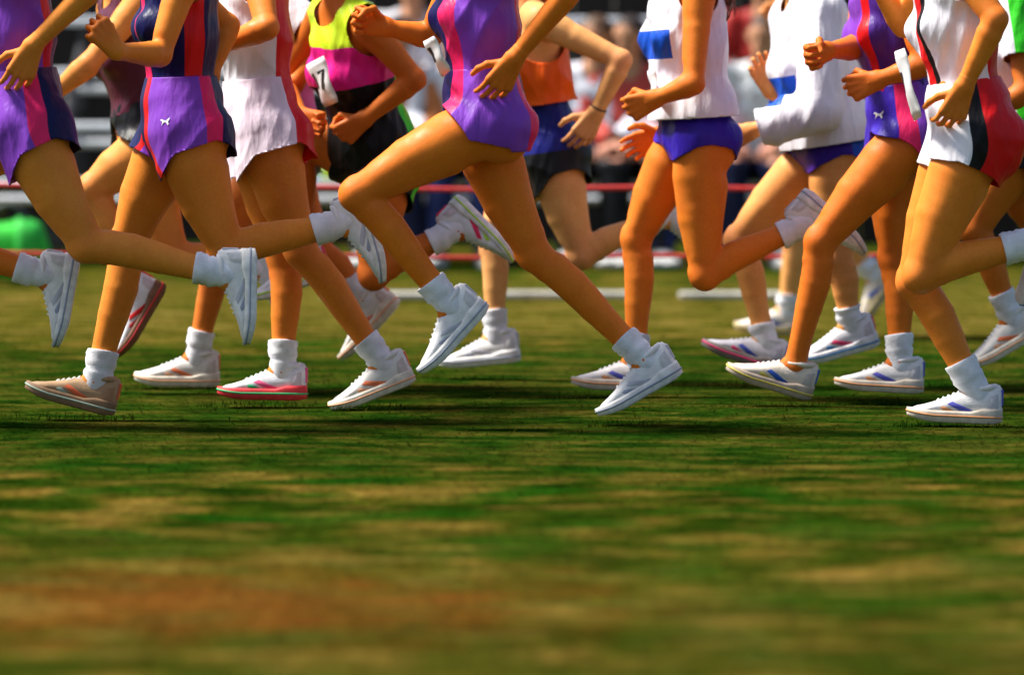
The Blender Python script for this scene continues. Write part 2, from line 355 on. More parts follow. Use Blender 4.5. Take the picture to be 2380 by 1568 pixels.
# shoe template: ankle joint at origin, +x to the toe, z up
def shoe_template():
    xs = np.array([-0.078, -0.070, -0.05, -0.02, 0.015, 0.05, 0.085, 0.12, 0.15, 0.175, 0.190, 0.196])
    wd = np.array([0.012, 0.029, 0.038, 0.041, 0.041, 0.042, 0.046, 0.049, 0.047, 0.038, 0.023, 0.009])
    zt = np.array([0.014, 0.026, 0.021, 0.011, 0.006, 0.000, -0.016, -0.030, -0.040, -0.046, -0.053, -0.061])
    zb = np.full(12, -0.068); rings = []
    for x, w, a, b in zip(xs, wd, zt, zb):
        t = np.linspace(0, 2 * np.pi, 20, endpoint=False); c, s = np.cos(t), np.sin(t)
        y = w * np.sign(c) * np.abs(c) ** 0.75; z = (a + b) / 2 + (a - b) / 2 * np.sign(s) * np.abs(s) ** 0.8
        narrow = np.where(z > b + 0.3 * (a - b), 1 - 0.24 * np.clip((z - b - 0.3 * (a - b)) / (0.7 * (a - b) + 1e-6), 0, 1) * (a > -0.03), 1)
        rings.append(np.stack([np.full(20, x), y * narrow, z], 1))
    up = pmesh('shoe_upper', *loft(rings), smooth=True)
    rings = []
    for x, w in zip(xs, wd):
        sp = 0.016 * max(0, (x - 0.12) / 0.07) ** 1.5 + 0.008 * max(0, (-x - 0.05) / 0.03)
        w2 = w + 0.007; x2 = x * 1.035
        a, b = -0.056 + sp * 0.3 + (0.010 if x < 0 else 0), -0.092 + sp
        prof = [(-w2 * 0.93, a), (-w2, a - 0.008), (-w2 * 0.98, b + 0.005), (-w2 * 0.88, b), (w2 * 0.88, b), (w2 * 0.98, b + 0.005), (w2, a - 0.008), (w2 * 0.93, a)]
        rings.append(np.array([(x2, p, q) for p, q in prof]))
    sole = pmesh('sole', *loft(rings), smooth=True)
    def flank(x, z, sg, out):                           # a point on the flank of the upper
        w = np.interp(x, xs, wd); a = np.interp(x, xs, zt)
        k = 1 - 0.24 * np.clip((z + 0.068 - 0.3 * (a + 0.068)) / (0.7 * (a + 0.068)), 0, 1) * (a > -0.03)
        sv = np.clip((z - (a - 0.068) / 2) / ((a + 0.068) / 2), -1, 1)
        return (x, sg * (w * k * (1 - abs(sv) ** 2.5) ** 0.375 + out), z)
    def patch(name, quadxz):                            # curved appliques on both flanks, one mesh each
        r = []
        for sg in (1, -1):
            V, F = [], []; n = 6
            (x0, z0), (x1, z1), (x2, z2), (x3, z3) = quadxz
            for i in range(n):
                for j in range(n):
                    p, q = i / (n - 1), j / (n - 1)
                    x = (x0 * (1 - p) + x1 * p) * (1 - q) + (x3 * (1 - p) + x2 * p) * q; z = (z0 * (1 - p) + z1 * p) * (1 - q) + (z3 * (1 - p) + z2 * p) * q
                    V.append(flank(x, z, sg, 0.0022 if 0 < i < n - 1 and 0 < j < n - 1 else 0.0006))
            for i in range(n - 1):
                for j in range(n - 1):
                    g = (i * n + j, (i + 1) * n + j, (i + 1) * n + j + 1, i * n + j + 1); F.append(g if sg < 0 else g[::-1])
            r.append(pmesh(name, V, F, True))
        return r
    stripe = patch('side_stripe', ((-0.005, -0.058), (0.04, -0.058), (0.085, -0.036), (0.07, -0.028)))
    flash = patch('side_flash', ((0.052, -0.060), (0.090, -0.060), (0.112, -0.046), (0.100, -0.040)))
    heel = patch('heel_counter', ((-0.070, -0.060), (-0.03, -0.060), (-0.042, -0.012), (-0.066, 0.0)))
    cap = patch('toe_cap', ((0.125, -0.064), (0.175, -0.065), (0.165, -0.056), (0.13, -0.050)))
    pts = []
    for i in range(6):                                  # one zigzag lace over the tongue
        x = 0.035 + i * 0.015; z = np.interp(x, xs, zt) + 0.002
        for yy in ((-0.018, -0.006, 0.006, 0.018) if i % 2 == 0 else (0.018, 0.006, -0.006, -0.018)): pts.append((x + 0.004 * (1 if abs(yy) > 0.01 else 0), yy, z - (0.007 if abs(yy) > 0.01 else 0)))
    lace = pmesh('lace', *tube(pts, 0.003, 6), smooth=True)
    pts = [(x * 1.035, (w + 0.0062), -0.071 + 0.016 * max(0, (x - 0.12) / 0.07) ** 1.5 * 0.65) for x, w in zip(xs, wd)]
    pts = pts + [(x, -y, z) for x, y, z in pts[::-1]]; line = pmesh('sole_line', *tube(pts + [pts[0]], 0.0034, 6), smooth=True)
    v, f = tube([(0.046 * math.cos(t) - 0.012, 0.031 * math.sin(t), 0.012 - 0.009 * math.cos(t)) for t in np.linspace(0, 2 * math.pi, 17)], 0.0085, 8)
    collar = pmesh('collar', v, f, smooth=True)
    me = box_me('heel_tab', 0.008, 0.026, 0.05, 0.003)
    return dict(up=up, sole=sole, stripe=stripe[0], stripe2=stripe[1], heel=heel[0], heel2=heel[1], cap=cap[0], cap2=cap[1], flash=flash[0], flash2=flash[1], line=line, lace=lace, collar=collar, tab=me)
SHOE = shoe_template()
def put_shoe(J, s, parent, cols, size=1.0):
    an, kn, toe = J['ank' + s], J['knee' + s], J['toe' + s]
    v = nrm(toe - an); y = nrm(np.cross(kn - an, v)); a = math.atan2(0.075, 0.19)
    x = v * math.cos(a) + np.cross(y, v) * math.sin(a) * -1
    if (x @ (kn - an)) < (v @ (kn - an)): x = v * math.cos(a) + np.cross(y, v) * math.sin(a)
    z = nrm(np.cross(x, y))
    if z @ (kn - an) < 0: z = -z; y = -y
    M = Matrix([[x[i] * size, y[i] * size, z[i] * size, an[i]] for i in range(3)] + [[0, 0, 0, 1]])
    white, acc, solec = cols[:3]; acc2 = cols[3] if len(cols) > 3 else tuple(0.5 * a + 0.25 for a in acc)
    def part(n, key, m, par, ident=False):
        me = SHOE[key].copy(); me.name = n; o = link(n, me, m, par)
        if not ident: o.matrix_world = M
        return o
    wm = plain('shoe_leather', white, 0.6, 0.16, 22, 0.4, 160)
    am = plain('shoe_trim', acc, 0.5, 0.1, 30); sm = plain('shoe_rubber', solec, 0.6, 0.18, 40, 0.2, 120)
    sh = part('shoe', 'up', wm, parent)
    part('sole', 'sole', sm, sh, True); 
    part('side_stripe', 'stripe', am, sh, True); part('side_stripe', 'stripe2', am, sh, True)
    fm = plain('shoe_flash', acc2, 0.55, 0.12, 30)
    for q, nm in (('flash', 'side_flash'), ('flash2', 'side_flash'), ('line', 'sole_line')): part(nm, q, fm, sh, True)
    gm = plain('shoe_suede', tuple(0.72 * w + 0.1 * a for w, a in zip(white, acc)), 0.8, 0.15, 60, 0.3, 200)
    for q, nm in (('heel', 'heel_counter'), ('heel2', 'heel_counter'), ('cap', 'toe_cap'), ('cap2', 'toe_cap')): part(nm, q, gm, sh, True)
    part('lace', 'lace', plain('lace_cloth', (0.78, 0.78, 0.76), 0.8), sh, True); part('collar', 'collar', wm, sh, True)
    t = part('heel_tab', 'tab', am, sh, True); t.location = (-0.078, 0, -0.012)
    return sh
def put_sock(J, s, parent, col, hgt=0.10):
    kn, an = J['knee' + s], J['ank' + s]; D = nrm(kn - an); hip, _, _, bd = leg_geo(J, s)
    u = bd; w = np.cross(D, u); rings = []
    k_ = J.get('th', 1.0) ** 0.8
    prof = [(-0.045, 0.028), (-0.02, 0.037), (0.0, 0.0385), (0.02, 0.0375 * k_)] + [(0.02 + (hgt - 0.02) * i / 8, (0.0375 + 0.0050 * i / 8) * k_ + (0.0012 if i % 2 else -0.0006)) for i in range(1, 9)] + [(hgt + 0.003, 0.0415 * k_), (hgt - 0.004, 0.034)]
    t = np.linspace(0, 2 * np.pi, 20, endpoint=False)
    ph = float(an[0] * 37 % 6.28)
    for z, r in prof:
        sl = 0.006 * math.sin(ph) * np.cos(t + ph) * max(0, z) / hgt; rr = r + 0.0014 * np.sin(t * 3 + ph + z * 90) * (z > 0.01) * (z < hgt) + 0.0022 * math.sin(z * 170 + ph) * (0.012 < z < 0.06)
        rings.append(an + D * z + bd * 0.003 + (np.asarray(rr) * np.cos(t))[:, None] * u * 1.06 + (np.asarray(rr) * np.sin(t))[:, None] * w + sl[:, None] * D)
    return link('sock', pmesh('sock', *loft(rings), smooth=True), plain('sock_knit', col, 0.95, 0.14, 25, 0.6, 260), parent)

def folds(V, seed, amp, k=34.0, diag=0.8):
    r = np.random.default_rng(seed); o = np.zeros(len(V))
    for i in range(7):
        a = r.uniform(-diag, diag); dr = np.array([math.cos(a), r.uniform(-0.6, 0.6), math.sin(a) * 0.9])
        w = np.array([r.uniform(-9, 9), r.uniform(-9, 9), r.uniform(-12, 12)])
        ph = V @ dr * k * (r.uniform(0.5, 1.0) if i < 4 else r.uniform(1.4, 2.2)) + 1.5 * np.sin(V @ w + r.uniform(0, 6)) + r.uniform(0, 6)
        ridge = 1 - np.abs(np.sin(ph)) ** 0.8 * 1.5                   # sharp crests, broad hollows
        o += ridge * np.clip(np.sin(V @ w * 0.9 + r.uniform(0, 6)), 0, 1) * (1.0 if i < 4 else 0.45) / 2.2
    return amp * (o + 0.15)
def garment_mesh(name, fl, h, cut, theta, vee, mat, parent, seed, amp, thick=0.003):
    V, Q = fl.mesh(h); Nn = vnormals(V, Q); V = V + Nn * folds(V, seed, amp)[:, None]
    for _ in range(2):
        s, mv = cut(V)                     # s<0 keep; mv: displacement that brings a vertex to s=0
        if _ == 0:
            Q = Q[(s[Q] < 0).any(1)]
        use = np.unique(Q); re = np.full(len(V), -1); re[use] = np.arange(len(use)); V = V[use]; Q = re[Q]
        s, mv = cut(V)
        out = s > 0
        V[out] += mv[out]
    V2 = relax(V, Q, 1, 0.3); V2[out | (np.abs(s) < 1e-4)] = V[out | (np.abs(s) < 1e-4)]; V = V2
    me = mesh_np(name, V, Q)
    for nm, ar in (('theta', theta(V)), ('vee', vee(V))):
        at = me.attributes.new(nm, 'FLOAT', 'POINT'); at.data.foreach_set('value', np.asarray(ar, np.float32))
    o = link(name, me, mat, parent)
    md = o.modifiers.new('cloth', 'SOLIDIFY'); md.thickness = thick; md.offset = 0.2
    return o
def th_at(V, c):
    v = V - c; return (np.degrees(np.arctan2(v[:, 0], -v[:, 1])) + 180) / 360
def make_shorts(J, mat, parent, hem=(0.34, 0.34), flare=0.03, off=0.014, waist=0.11, arch=0.06, seed=1, th=1.0, h=0.006, amp=0.0095, long=False, name='shorts', thick=0.003, drop=None, under=0.0):
    fl = Field(); H, N, u, f, l = (J[k] for k in 'HNufl'); fr = np.stack([l, f, u])
    fl.cap(H - u * 0.02, H + u * 0.04, 0.099 * th + off, 0.096 * th + off, 0.03, fr, (1.36, 1.0, 1.0))
    fl.cap(H + u * 0.08, H + u * (waist + 0.09), 0.088 * th + off * 0.7, 0.088 + off * 0.5, 0.04, fr, (1.36, 1.0, 1.0))
    ends = {}
    for i, s in enumerate('nf'):
        hip, kn, an, bd = leg_geo(J, s); D = kn - hip
        fl.cap(hip - f * 0.045 - u * 0.01, hip - f * 0.036 - u * 0.04, 0.078 * th + off, 0.072 * th + off, 0.03)
        if long:
            fl.chain([hip, hip + D * 0.5, kn], [0.096 + off, 0.078 + off, 0.064 + off], 0.02)
            fl.chain([kn, kn + (an - kn) * 0.35, an + (an - kn) * 0.06], [0.062 + off, 0.062 + off, 0.048 + off], 0.02)
        else:
            e = hem[i] + 0.18
            fl.cap(hip, hip + D * e, 0.089 * th + off, (0.089 - 0.028 * e) * th + off + flare * e / max(hem[i], 0.2), 0.025)
            if flare > 0.02: fl.cap(hip + D * 0.1 - f * 0.02, hip + D * e - u * 0.03, 0.08 * th + off, 0.07 * th + off + flare * 0.6, 0.03)
        ends[s] = (hip, kn, an, D)
    W = H + u * waist
    def cut(V):
        sw = (V - W) @ u; S = sw.copy(); MV = -sw[:, None] * u
        d2 = []
        for s in 'nf':
            hip, kn, an, D = ends[s]; t = np.clip(segt(V, hip, kn), 0, 1.0 if long else 3); d2.append(np.linalg.norm(V - (hip + t[:, None] * D), axis=1))
        for i, s in enumerate('nf'):
            hip, kn, an, D = ends[s]; own = (d2[i] <= d2[1 - i]) | (np.abs(hem[0] - hem[1]) < -1)
            if long: sg = (V - an) @ nrm(an - kn) - 0.0; ax = nrm(an - kn)
            else:
                ax = nrm(D); lat = (V - hip) @ l * (1 if s == 'n' else -1)
                sg = (V - hip) @ ax - np.linalg.norm(D) * hem[i] + arch * np.clip(lat / 0.10, -0.3, 1) ** 2
                if under and s == 'n': ft = thigh_front(J, s); sg = sg + under * np.clip(-(V - hip) @ ft / 0.08, 0, 1)
            m = own & (sg > S); S = np.where(m, sg, S); MV[m] = -sg[m][:, None] * ax
            if drop is not None:
                m = own & (segt(V, hip, kn) < 0.12) & ((V - hip) @ u < 0); sg = -(V - H) @ u - drop; m &= sg > S; S = np.where(m, sg, S); MV[m] = sg[m][:, None] * u
        return S, MV
    def theta(V):
        r = np.zeros(len(V)); best = np.full(len(V), 9.0)
        c = H + ((V - H) @ u)[:, None] * u
        for s in 'nf':
            hip, kn, an, D = ends[s]; t = np.clip(segt(V, hip, kn), 0, 1); q = hip + t[:, None] * D; dd = np.linalg.norm(V - q, axis=1)
            w = np.clip(t * 3.2, 0, 1)[:, None]; cc = c * (1 - w) + q * w
            m = dd < best; best = np.where(m, dd, best); r = np.where(m, th_at(V, cc), r)
        return r
    return garment_mesh(name, fl, h, cut, theta, lambda V: (V - H) @ u + 0.3, mat, parent, seed, amp, thick)
def make_top(J, mat, parent, hem=0.0, off=0.012, flare=0.02, sleeve=0.0, arm_r=0.088, neck=0.085, seed=2, h=0.006, amp=0.0115, th=1.0, name='singlet', drop=0.03):
    fl = Field(); H, N, u, f, l = (J[k] for k in 'HNufl'); fr = np.stack([l, f, u]); L = np.linalg.norm(N - H)
    fl.cap(H + u * (hem - 0.12), H + u * 0.03, 0.098 * th + off + flare, 0.095 * th + off + flare * 0.8, 0.03, fr, (1.36, 1.0, 1.0))
    fl.cap(H + u * 0.05, H + u * L * 0.5, 0.090 + off + flare * 0.7, 0.094 + off, 0.05, fr, (1.36, 1.0, 1.0))
    fl.cap(H + u * L * 0.52, N - u * 0.14, 0.098 + off, 0.104 + off, 0.05, fr, (1.42, 1.0, 1.0))
    fl.cap(N - u * 0.10, N - u * 0.05, 0.075 + off * 0.6, 0.06 + off * 0.6, 0.05, fr, (1.9, 1.0, 1.0))
    for s, sg in (('n', 1), ('f', -1)):
        sh, el, wr = J['sh' + s], J['elb' + s], J['wri' + s]
        fl.cap(N, sh, 0.045 + off * 0.5, 0.052 + off * 0.5, 0.035)
        fl.cap(N - u * 0.215 + l * 0.07 * sg + f * 0.075, N - u * 0.215 + l * 0.075 * sg + f * 0.085, 0.05 + off * 0.7, 0.045 + off * 0.7, 0.04)
        if sleeve: fl.chain([sh, sh + (el - sh) * 0.5, el], [0.056 + off, 0.052 + off * 1.3, 0.044 + off * 1.3], 0.03)
        if sleeve > 1: fl.chain([el, el + (wr - el) * 0.4, wr + (wr - el) * 0.1], [0.044 + off * 1.2, 0.046 + off, 0.034 + off], 0.02)
    HM = H + u * hem; NB = N + u * 0.012 + f * drop
    def cut(V):
        sh_ = -(V - HM) @ u; inside = np.ones(len(V), bool); S = sh_.copy(); MV = sh_[:, None] * u
        if sleeve:
            q = V - H; tt = np.clip(q @ u, 0, L); w_ = q - tt[:, None] * u; dt = np.linalg.norm(w_ - 0.3 * (w_ @ l)[:, None] * l, axis=1)
            for s in 'nf':
                sh, el, wr = J['sh' + s], J['elb' + s], J['wri' + s]
                t1 = np.clip(segt(V, sh, el), 0, 1); t2 = np.clip(segt(V, el, wr), 0, 1.3)
                d1 = np.linalg.norm(V - sh - t1[:, None] * (el - sh), axis=1); d2 = np.linalg.norm(V - el - t2[:, None] * (wr - el), axis=1)
                arm = np.minimum(d1 - 0.062, d2 - 0.05) < dt - 0.118
                arm &= (t1 > 0.25)
                if sleeve > 1: ax = nrm(wr - el); sg = (V - el) @ ax - np.linalg.norm(wr - el) * (sleeve - 1)
                else: ax = nrm(el - sh); sg = (V - sh) @ ax - np.linalg.norm(el - sh) * sleeve
                S = np.where(arm, sg, S); MV[arm] = -sg[arm][:, None] * ax
        else:
            for s in 'nf':
                c = J['sh' + s] - u * 0.012 + l * (0.03 if s == 'n' else -0.03); w = V - c; r = np.linalg.norm(w, axis=1)
                sg = arm_r - r; m = sg > S; S = np.where(m, sg, S); MV[m] = sg[m][:, None] * w[m] / (r[m][:, None] + 1e-6)
        w = V - NB; r = np.linalg.norm(w, axis=1); sg = neck - r
        m = sg > S; S = np.where(m, sg, S); MV[m] = sg[m][:, None] * w[m] / (r[m][:, None] + 1e-6)
        return S, MV
    def theta(V):
        c = H + ((V - H) @ u)[:, None] * u; return th_at(V, c)
    return garment_mesh(name, fl, h, cut, theta, lambda V: (V - H) @ u + 0.3, mat, parent, seed, amp)
def make_hair(J, col, parent, long=0.0, seed=0):
    hc, uh, ff = J['hc'], J['up_h'], nrm(J['ff']); fl = Field()
    fl.cap(hc - ff * 0.028 + uh * 0.024, hc + ff * 0.016 + uh * 0.032, 0.094, 0.080, 0.02)
    fl.cap(hc - ff * 0.05, hc - ff * 0.055 - uh * (0.05 + long), 0.07, 0.05, 0.04)
    V, Q = fl.mesh(0.009); V = V + vnormals(V, Q) * folds(V, seed, 0.006, 90)[:, None]
    s = (V - hc) @ ff * 0.9 - (V - hc) @ uh * 0.7 - 0.012
    Q = Q[(s[Q] < 0).any(1)]; use = np.unique(Q); re = np.full(len(V), -1); re[use] = np.arange(len(use))
    return link('hair', mesh_np('hair', V[use], re[Q]), plain('hair', col, 0.45, 0.35, 60, 0.6, 300), parent)
EYE = None
def make_eyes(J, parent):
    global EYE
    if EYE is None:
        EYE = []
        t = np.linspace(0, 2 * np.pi, 12, endpoint=False)
        rings = [np.stack([0.0125 * math.sin(a) * np.cos(t), 0.0125 * math.sin(a) * np.sin(t), np.full(12, 0.0125 * math.cos(a))], 1) for a in np.linspace(0.15, 3.0, 8)]
        EYE = pmesh('eye', *loft(rings), smooth=True); EYE.materials.append(plain('eye_dark', (0.05, 0.035, 0.03), 0.15))
    hc, uh, ff = J['hc'], J['up_h'], nrm(J['ff']); lh = np.cross(uh, ff)
    for sg in (1, -1): link('eye', EYE, None, parent, tuple(hc + ff * 0.077 + lh * 0.031 * sg + uh * 0.002))

def person(J, label, cat, group, skin, th=1.0, h=0.006, fem=True, hair=(0.05, 0.025, 0.012), hair_long=0.03, hand_h=0.003):
    V, Q = body_field(J, th, fem).mesh(h); Vs, Qs = [V], [Q]; n = len(V)
    for s, sg in (('n', 1), ('f', -1)):
        fl = Field(); w = J['wri' + s]; hd = nrm(J['tip' + s] - w)
        fl.cap(w - nrm(w - J['elb' + s]) * 0.025, w, 0.0265, 0.025, 0.01); fl.cap(w, w + hd * 0.02, 0.0235, 0.019, 0.012)
        hand_prims(fl, w + hd * 0.008, hd, J['pn' + s], -sg, J['curl' + s])
        v, q = fl.mesh(hand_h); Vs.append(v); Qs.append(q + n); n += len(v)
    Va = np.concatenate(Vs); fl_ = np.zeros(len(Va))
    for s in 'nf':
        for q, r_ in (('knee', 0.075), ('elb', 0.06), ('wri', 0.0), ('tip', 0.10)):
            if r_: fl_ = np.maximum(fl_, np.exp(-(np.linalg.norm(Va - J[q + s], axis=1) / r_) ** 2))
    me = mesh_np('person', Va, np.concatenate(Qs)); at = me.attributes.new('flush', 'FLOAT', 'POINT'); at.data.foreach_set('value', fl_.astype(np.float32))
    o = link('person', me, skin_mat(skin))
    tag(o, label, cat, group)
    make_hair(J, hair, o, hair_long); make_eyes(J, o)
    return o

# ================================================================== the place
def grass_colour(t, blade):
    p = t.pos()
    patch = t.noise(p, 3.1, 2, 0.5, vec=(0.85, 0.8, 1.0)); fine = t.noise(p, 7.5, 3, 0.5, vec=(0.5, 0.9, 1.0)); big = t.noise(p, 0.7, 2, 0.5)
    p2 = t.node('ShaderNodeVectorMath'); p2.operation = 'ADD'; t.l.new(p, p2.inputs[0]); p2.inputs[1].default_value = (37, 11, 5)
    green = t.noise(p2.outputs[0], 3.4, 2, 0.5, vec=(0.8, 0.8, 1.0))
    c = t.ramp(patch, [(0.36, (0.008, 0.030, 0.002)), (0.43, (0.026, 0.062, 0.003)), (0.50, (0.060, 0.088, 0.005)), (0.56, (0.165, 0.118, 0.014)), (0.63, (0.34, 0.195, 0.038))])
    f = t.ramp(fine, [(0.37, (0.006, 0.024, 0.002)), (0.45, (0.034, 0.070, 0.004)), (0.54, (0.110, 0.095, 0.010)), (0.63, (0.32, 0.185, 0.036))])
    c = t.mix(0.5, c, f)
    c = t.mix(t.math('MULTIPLY', t.ramp(green, [(0.50, (0, 0, 0)), (0.64, (1, 1, 1))]), 0.8), c, (0.012, 0.085, 0.004))
    sep = t.node('ShaderNodeSeparateXYZ'); t.l.new(p, sep.inputs[0]); y = sep.outputs['Y']; x = sep.outputs['X']
    def band(a, b, c_, d):                              # worn strips that run along the course
        n = t.math('ADD', t.math('MULTIPLY', y, 1 / 40), t.math('MULTIPLY', t.math('SUBTRACT', big, 0.5), 0.03))
        return t.ramp(n, [(a / 40, (0, 0, 0)), (b / 40, (1, 1, 1)), (c_ / 40, (1, 1, 1)), (d / 40, (0, 0, 0))])
    dry = t.ramp(fine, [(0.36, (0.060, 0.070, 0.006)), (0.5, (0.175, 0.135, 0.018)), (0.64, (0.32, 0.21, 0.050))])
    lush = t.ramp(fine, [(0.36, (0.010, 0.036, 0.003)), (0.5, (0.028, 0.066, 0.005)), (0.64, (0.085, 0.085, 0.011))])
    c = t.mix(t.math('MULTIPLY', band(19.6, 20.6, 24.0, 27), 0.85), c, dry)
    c = t.mix(t.math('MULTIPLY', band(12.6, 14.0, 18.6, 20.0), 0.75), c, lush)
    c = t.mix(t.math('MULTIPLY', band(7.5, 8.8, 10.6, 12.0), 0.30), c, dry)
    # a scuffed patch of bare reddish earth
    vs = t.node('ShaderNodeVectorMath'); vs.operation = 'SUBTRACT'; t.l.new(p, vs.inputs[0]); vs.inputs[1].default_value = (-0.62, 9.95, 0)
    vm = t.node('ShaderNodeVectorMath'); vm.operation = 'MULTIPLY'; t.l.new(vs.outputs[0], vm.inputs[0]); vm.inputs[1].default_value = (1.1, 1.25, 0)
    ln = t.node('ShaderNodeVectorMath'); ln.operation = 'LENGTH'; t.l.new(vm.outputs[0], ln.inputs[0])
    m = t.ramp(t.math('ADD', ln.outputs['Value'], t.math('MULTIPLY', t.math('SUBTRACT', fine, 0.5), 3.0)), [(0.15, (1, 1, 1)), (1.0, (0, 0, 0))])
    c = t.mix(t.math('MULTIPLY', m, 0.75), c, (0.34, 0.105, 0.020))
    c = t.mix(1.0, c, (0.52, 0.57, 0.54), 'MULTIPLY')
    if blade:
        c = t.mix(1.0, c, t.ramp(t.attr('rnd'), [(0.0, (0.78, 0.8, 0.75)), (0.6, (1.05, 1.02, 1.0)), (1.0, (1.3, 1.25, 1.1))]), 'MULTIPLY')
    return c
t = NT('turf'); t.base(grass_colour(t, False)); t.set(Roughness=0.9); t.b.inputs['Specular IOR Level'].default_value = 0.0
t.bump(t.noise(t.pos(), 60, 3, vec=(0.6, 1, 1)), 0.25, 0.01); M_TURF = t.m
t = NT('grass_blade'); t.base(grass_colour(t, True)); t.set(Roughness=0.85); t.b.inputs['Specular IOR Level'].default_value = 0.0; M_BLADE = t.m
tr = t.node('ShaderNodeBsdfTranslucent'); t.l.new(t.b.inputs['Base Color'].links[0].from_socket, tr.inputs['Color'])      # light shines through the blades
mx = t.node('ShaderNodeMixShader'); mx.inputs[0].default_value = 0.5; t.l.new(t.b.outputs[0], mx.inputs[1]); t.l.new(tr.outputs[0], mx.inputs[2]); t.l.new(mx.outputs[0], t.n['Material Output'].inputs['Surface'])
xs = np.concatenate([[-300, -60], np.arange(-8, 8.01, 0.25), [60, 300]]); ys = np.concatenate([[-60, 0], np.arange(5, 33.01, 0.25), [80, 600]])
X, Y = np.meshgrid(xs, ys, indexing='ij'); Z = 0.008 * np.sin(X * 2.1 + 0.6 * np.sin(Y * 1.3)) * np.sin(Y * 1.7) - 0.012
n0, n1 = X.shape; ii, jj = np.meshgrid(np.arange(n0 - 1), np.arange(n1 - 1), indexing='ij'); a = (ii * n1 + jj).ravel()
tag(link('ground', mesh_np('ground', np.stack([X.ravel(), Y.ravel(), Z.ravel()], 1), np.stack([a, a + n1, a + n1 + 1, a + 1], 1)), M_TURF), 'short worn turf of green, olive and straw patches under the runners', None, None, 'structure')
def blades(n):
    # density falls with distance so that blades stay about as dense in the picture
    d = np.exp(rng.uniform(math.log(7.6), math.log(27.4), n)); x = rng.uniform(-1, 1, n) * (0.112 * d + 0.35)
    z = 0.008 * np.sin(x * 2.1 + 0.6 * np.sin(d * 1.3)) * np.sin(d * 1.7) - 0.014
    az = rng.normal(0, 0.55, n) + np.pi * (rng.random(n) < 0.5); ti = rng.uniform(0.02, 0.17, n); L = rng.uniform(0.022, 0.060, n); up = rng.random(n) < 0.05; ti[up] = rng.uniform(0.3, 0.9, up.sum()); L[up] *= 0.45; w = rng.uniform(0.0009, 0.0018, n) * (0.6 + d / 14)
    dx, dy = np.cos(az), np.sin(az); V = np.zeros((n, 5, 3)); r = rng.random(n)
    for k, (s, ww, bend) in enumerate(((0, 1, 0), (0, -1, 0), (0.55, 0.8, 0.75), (0.55, -0.8, 0.75), (1, 0, 1.0))):
        V[:, k, 0] = x + dx * np.cos(ti) * L * s - dy * w * ww
        V[:, k, 1] = d + dy * np.cos(ti) * L * s + dx * w * ww
        V[:, k, 2] = z + np.sin(ti) * L * bend
    b = np.arange(n)[:, None] * 5; T = np.concatenate([b + np.array([[0, 1, 3]]), b + np.array([[0, 3, 2]]), b + np.array([[2, 3, 4]])])
    me = bpy.data.meshes.new('grass'); me.vertices.add(n * 5); me.vertices.foreach_set('co', V.astype(np.float32).ravel())
    me.loops.add(T.size); me.loops.foreach_set('vertex_index', T.astype(np.int32).ravel()); me.polygons.add(len(T)); me.polygons.foreach_set('loop_start', np.arange(0, T.size, 3, dtype=np.int32))
    me.update(calc_edges=True); at = me.attributes.new('rnd', 'FLOAT', 'POINT'); at.data.foreach_set('value', np.repeat(r, 5).astype(np.float32)); return me
tag(link('grass', blades(420000), M_BLADE), 'short trodden grass blades lying flat over the turf', None, None, 'stuff')

# white edging boards along the far side of the course
M_WHITE = plain('white_paint', (0.42, 0.40, 0.34), 0.7, 0.35, 9, 0.2, 60)
for i, (px, w) in enumerate(((905, 0.62), (1300, 0.66), (1705, 0.5))):
    p = P(px, 690, 23.8); o = link('edging_board', box_me('edging_board', w, 0.16, 0.030, 0.006), M_WHITE, None, (p[0], 23.8 + 0.05 * (i % 2), 0.006)); o.rotation_euler.z = 0.01 * (i - 2)
    tag(o, ['short white board on the grass behind the raised shoes of the middle purple runner', 'short white board on the grass behind the trailing calf of the middle purple runner', 'short white board on the grass behind the kicked up shin of the blue briefs runner'][i], 'board', 'short white boards marking the far side of the course')

# bleacher with aluminium planks
M_ALU = plain('aluminium', (0.74, 0.77, 0.80), 0.35, 0.12, 3, 0.15, 40, metallic=0.6)
M_STEEL = plain('dark_steel', (0.03, 0.03, 0.035), 0.5, 0.2, 10)
bl = tag(empty('bleacher', (0, 28, 0)), 'grey aluminium bleacher with rows of planks behind the red ropes', 'bleacher')
SEAT = [(0.46 + 0.30 * k, 28.0 + 0.7 * k) for k in range(4)]
pm = {}
def plank(name, x, y, z, w, dp):
    k = (name, w)
    if k not in pm: pm[k] = box_me(name, w, dp, 0.045, 0.012); pm[k].materials.append(M_ALU)
    link(name, pm[k], None, bl, (x, y - 28, z))
for k, (z, y) in enumerate(SEAT):
    for i in range(-2, 2): plank('seat_plank', i * 2.6 + 1.3, y, z - 0.0225, 2.585, 0.27)
    if k:
        for i in range(-2, 2):
            plank('foot_plank', i * 2.6 + 1.3, y - 0.40, z - 0.42, 2.585, 0.13); plank('foot_plank', i * 2.6 + 1.3, y - 0.26, z - 0.42, 2.585, 0.13)
for x in np.arange(-5.0, 5.01, 2.5):
    V, F = [], []
    for a, b in [((x, 28.0, -0.01), (x, 28.0, 0.415)), ((x, 28.7, -0.01), (x, 28.7, 0.70)), ((x, 29.4, -0.01), (x, 29.4, 1.0)), ((x, 30.1, -0.01), (x, 30.1, 1.3)), ((x, 27.95, 0.38), (x, 30.15, 1.26)), ((x, 28.0, 0.05), (x, 30.1, 0.9))]:
        v, f = tube([np.array(a) - (0, 28, 0), np.array(b) - (0, 28, 0)], 0.025, 6); n = len(V); V += list(v); F += [tuple(n + q for q in g) for g in f]
    link('support_frame', pmesh('support_frame', V, F), M_STEEL, bl)
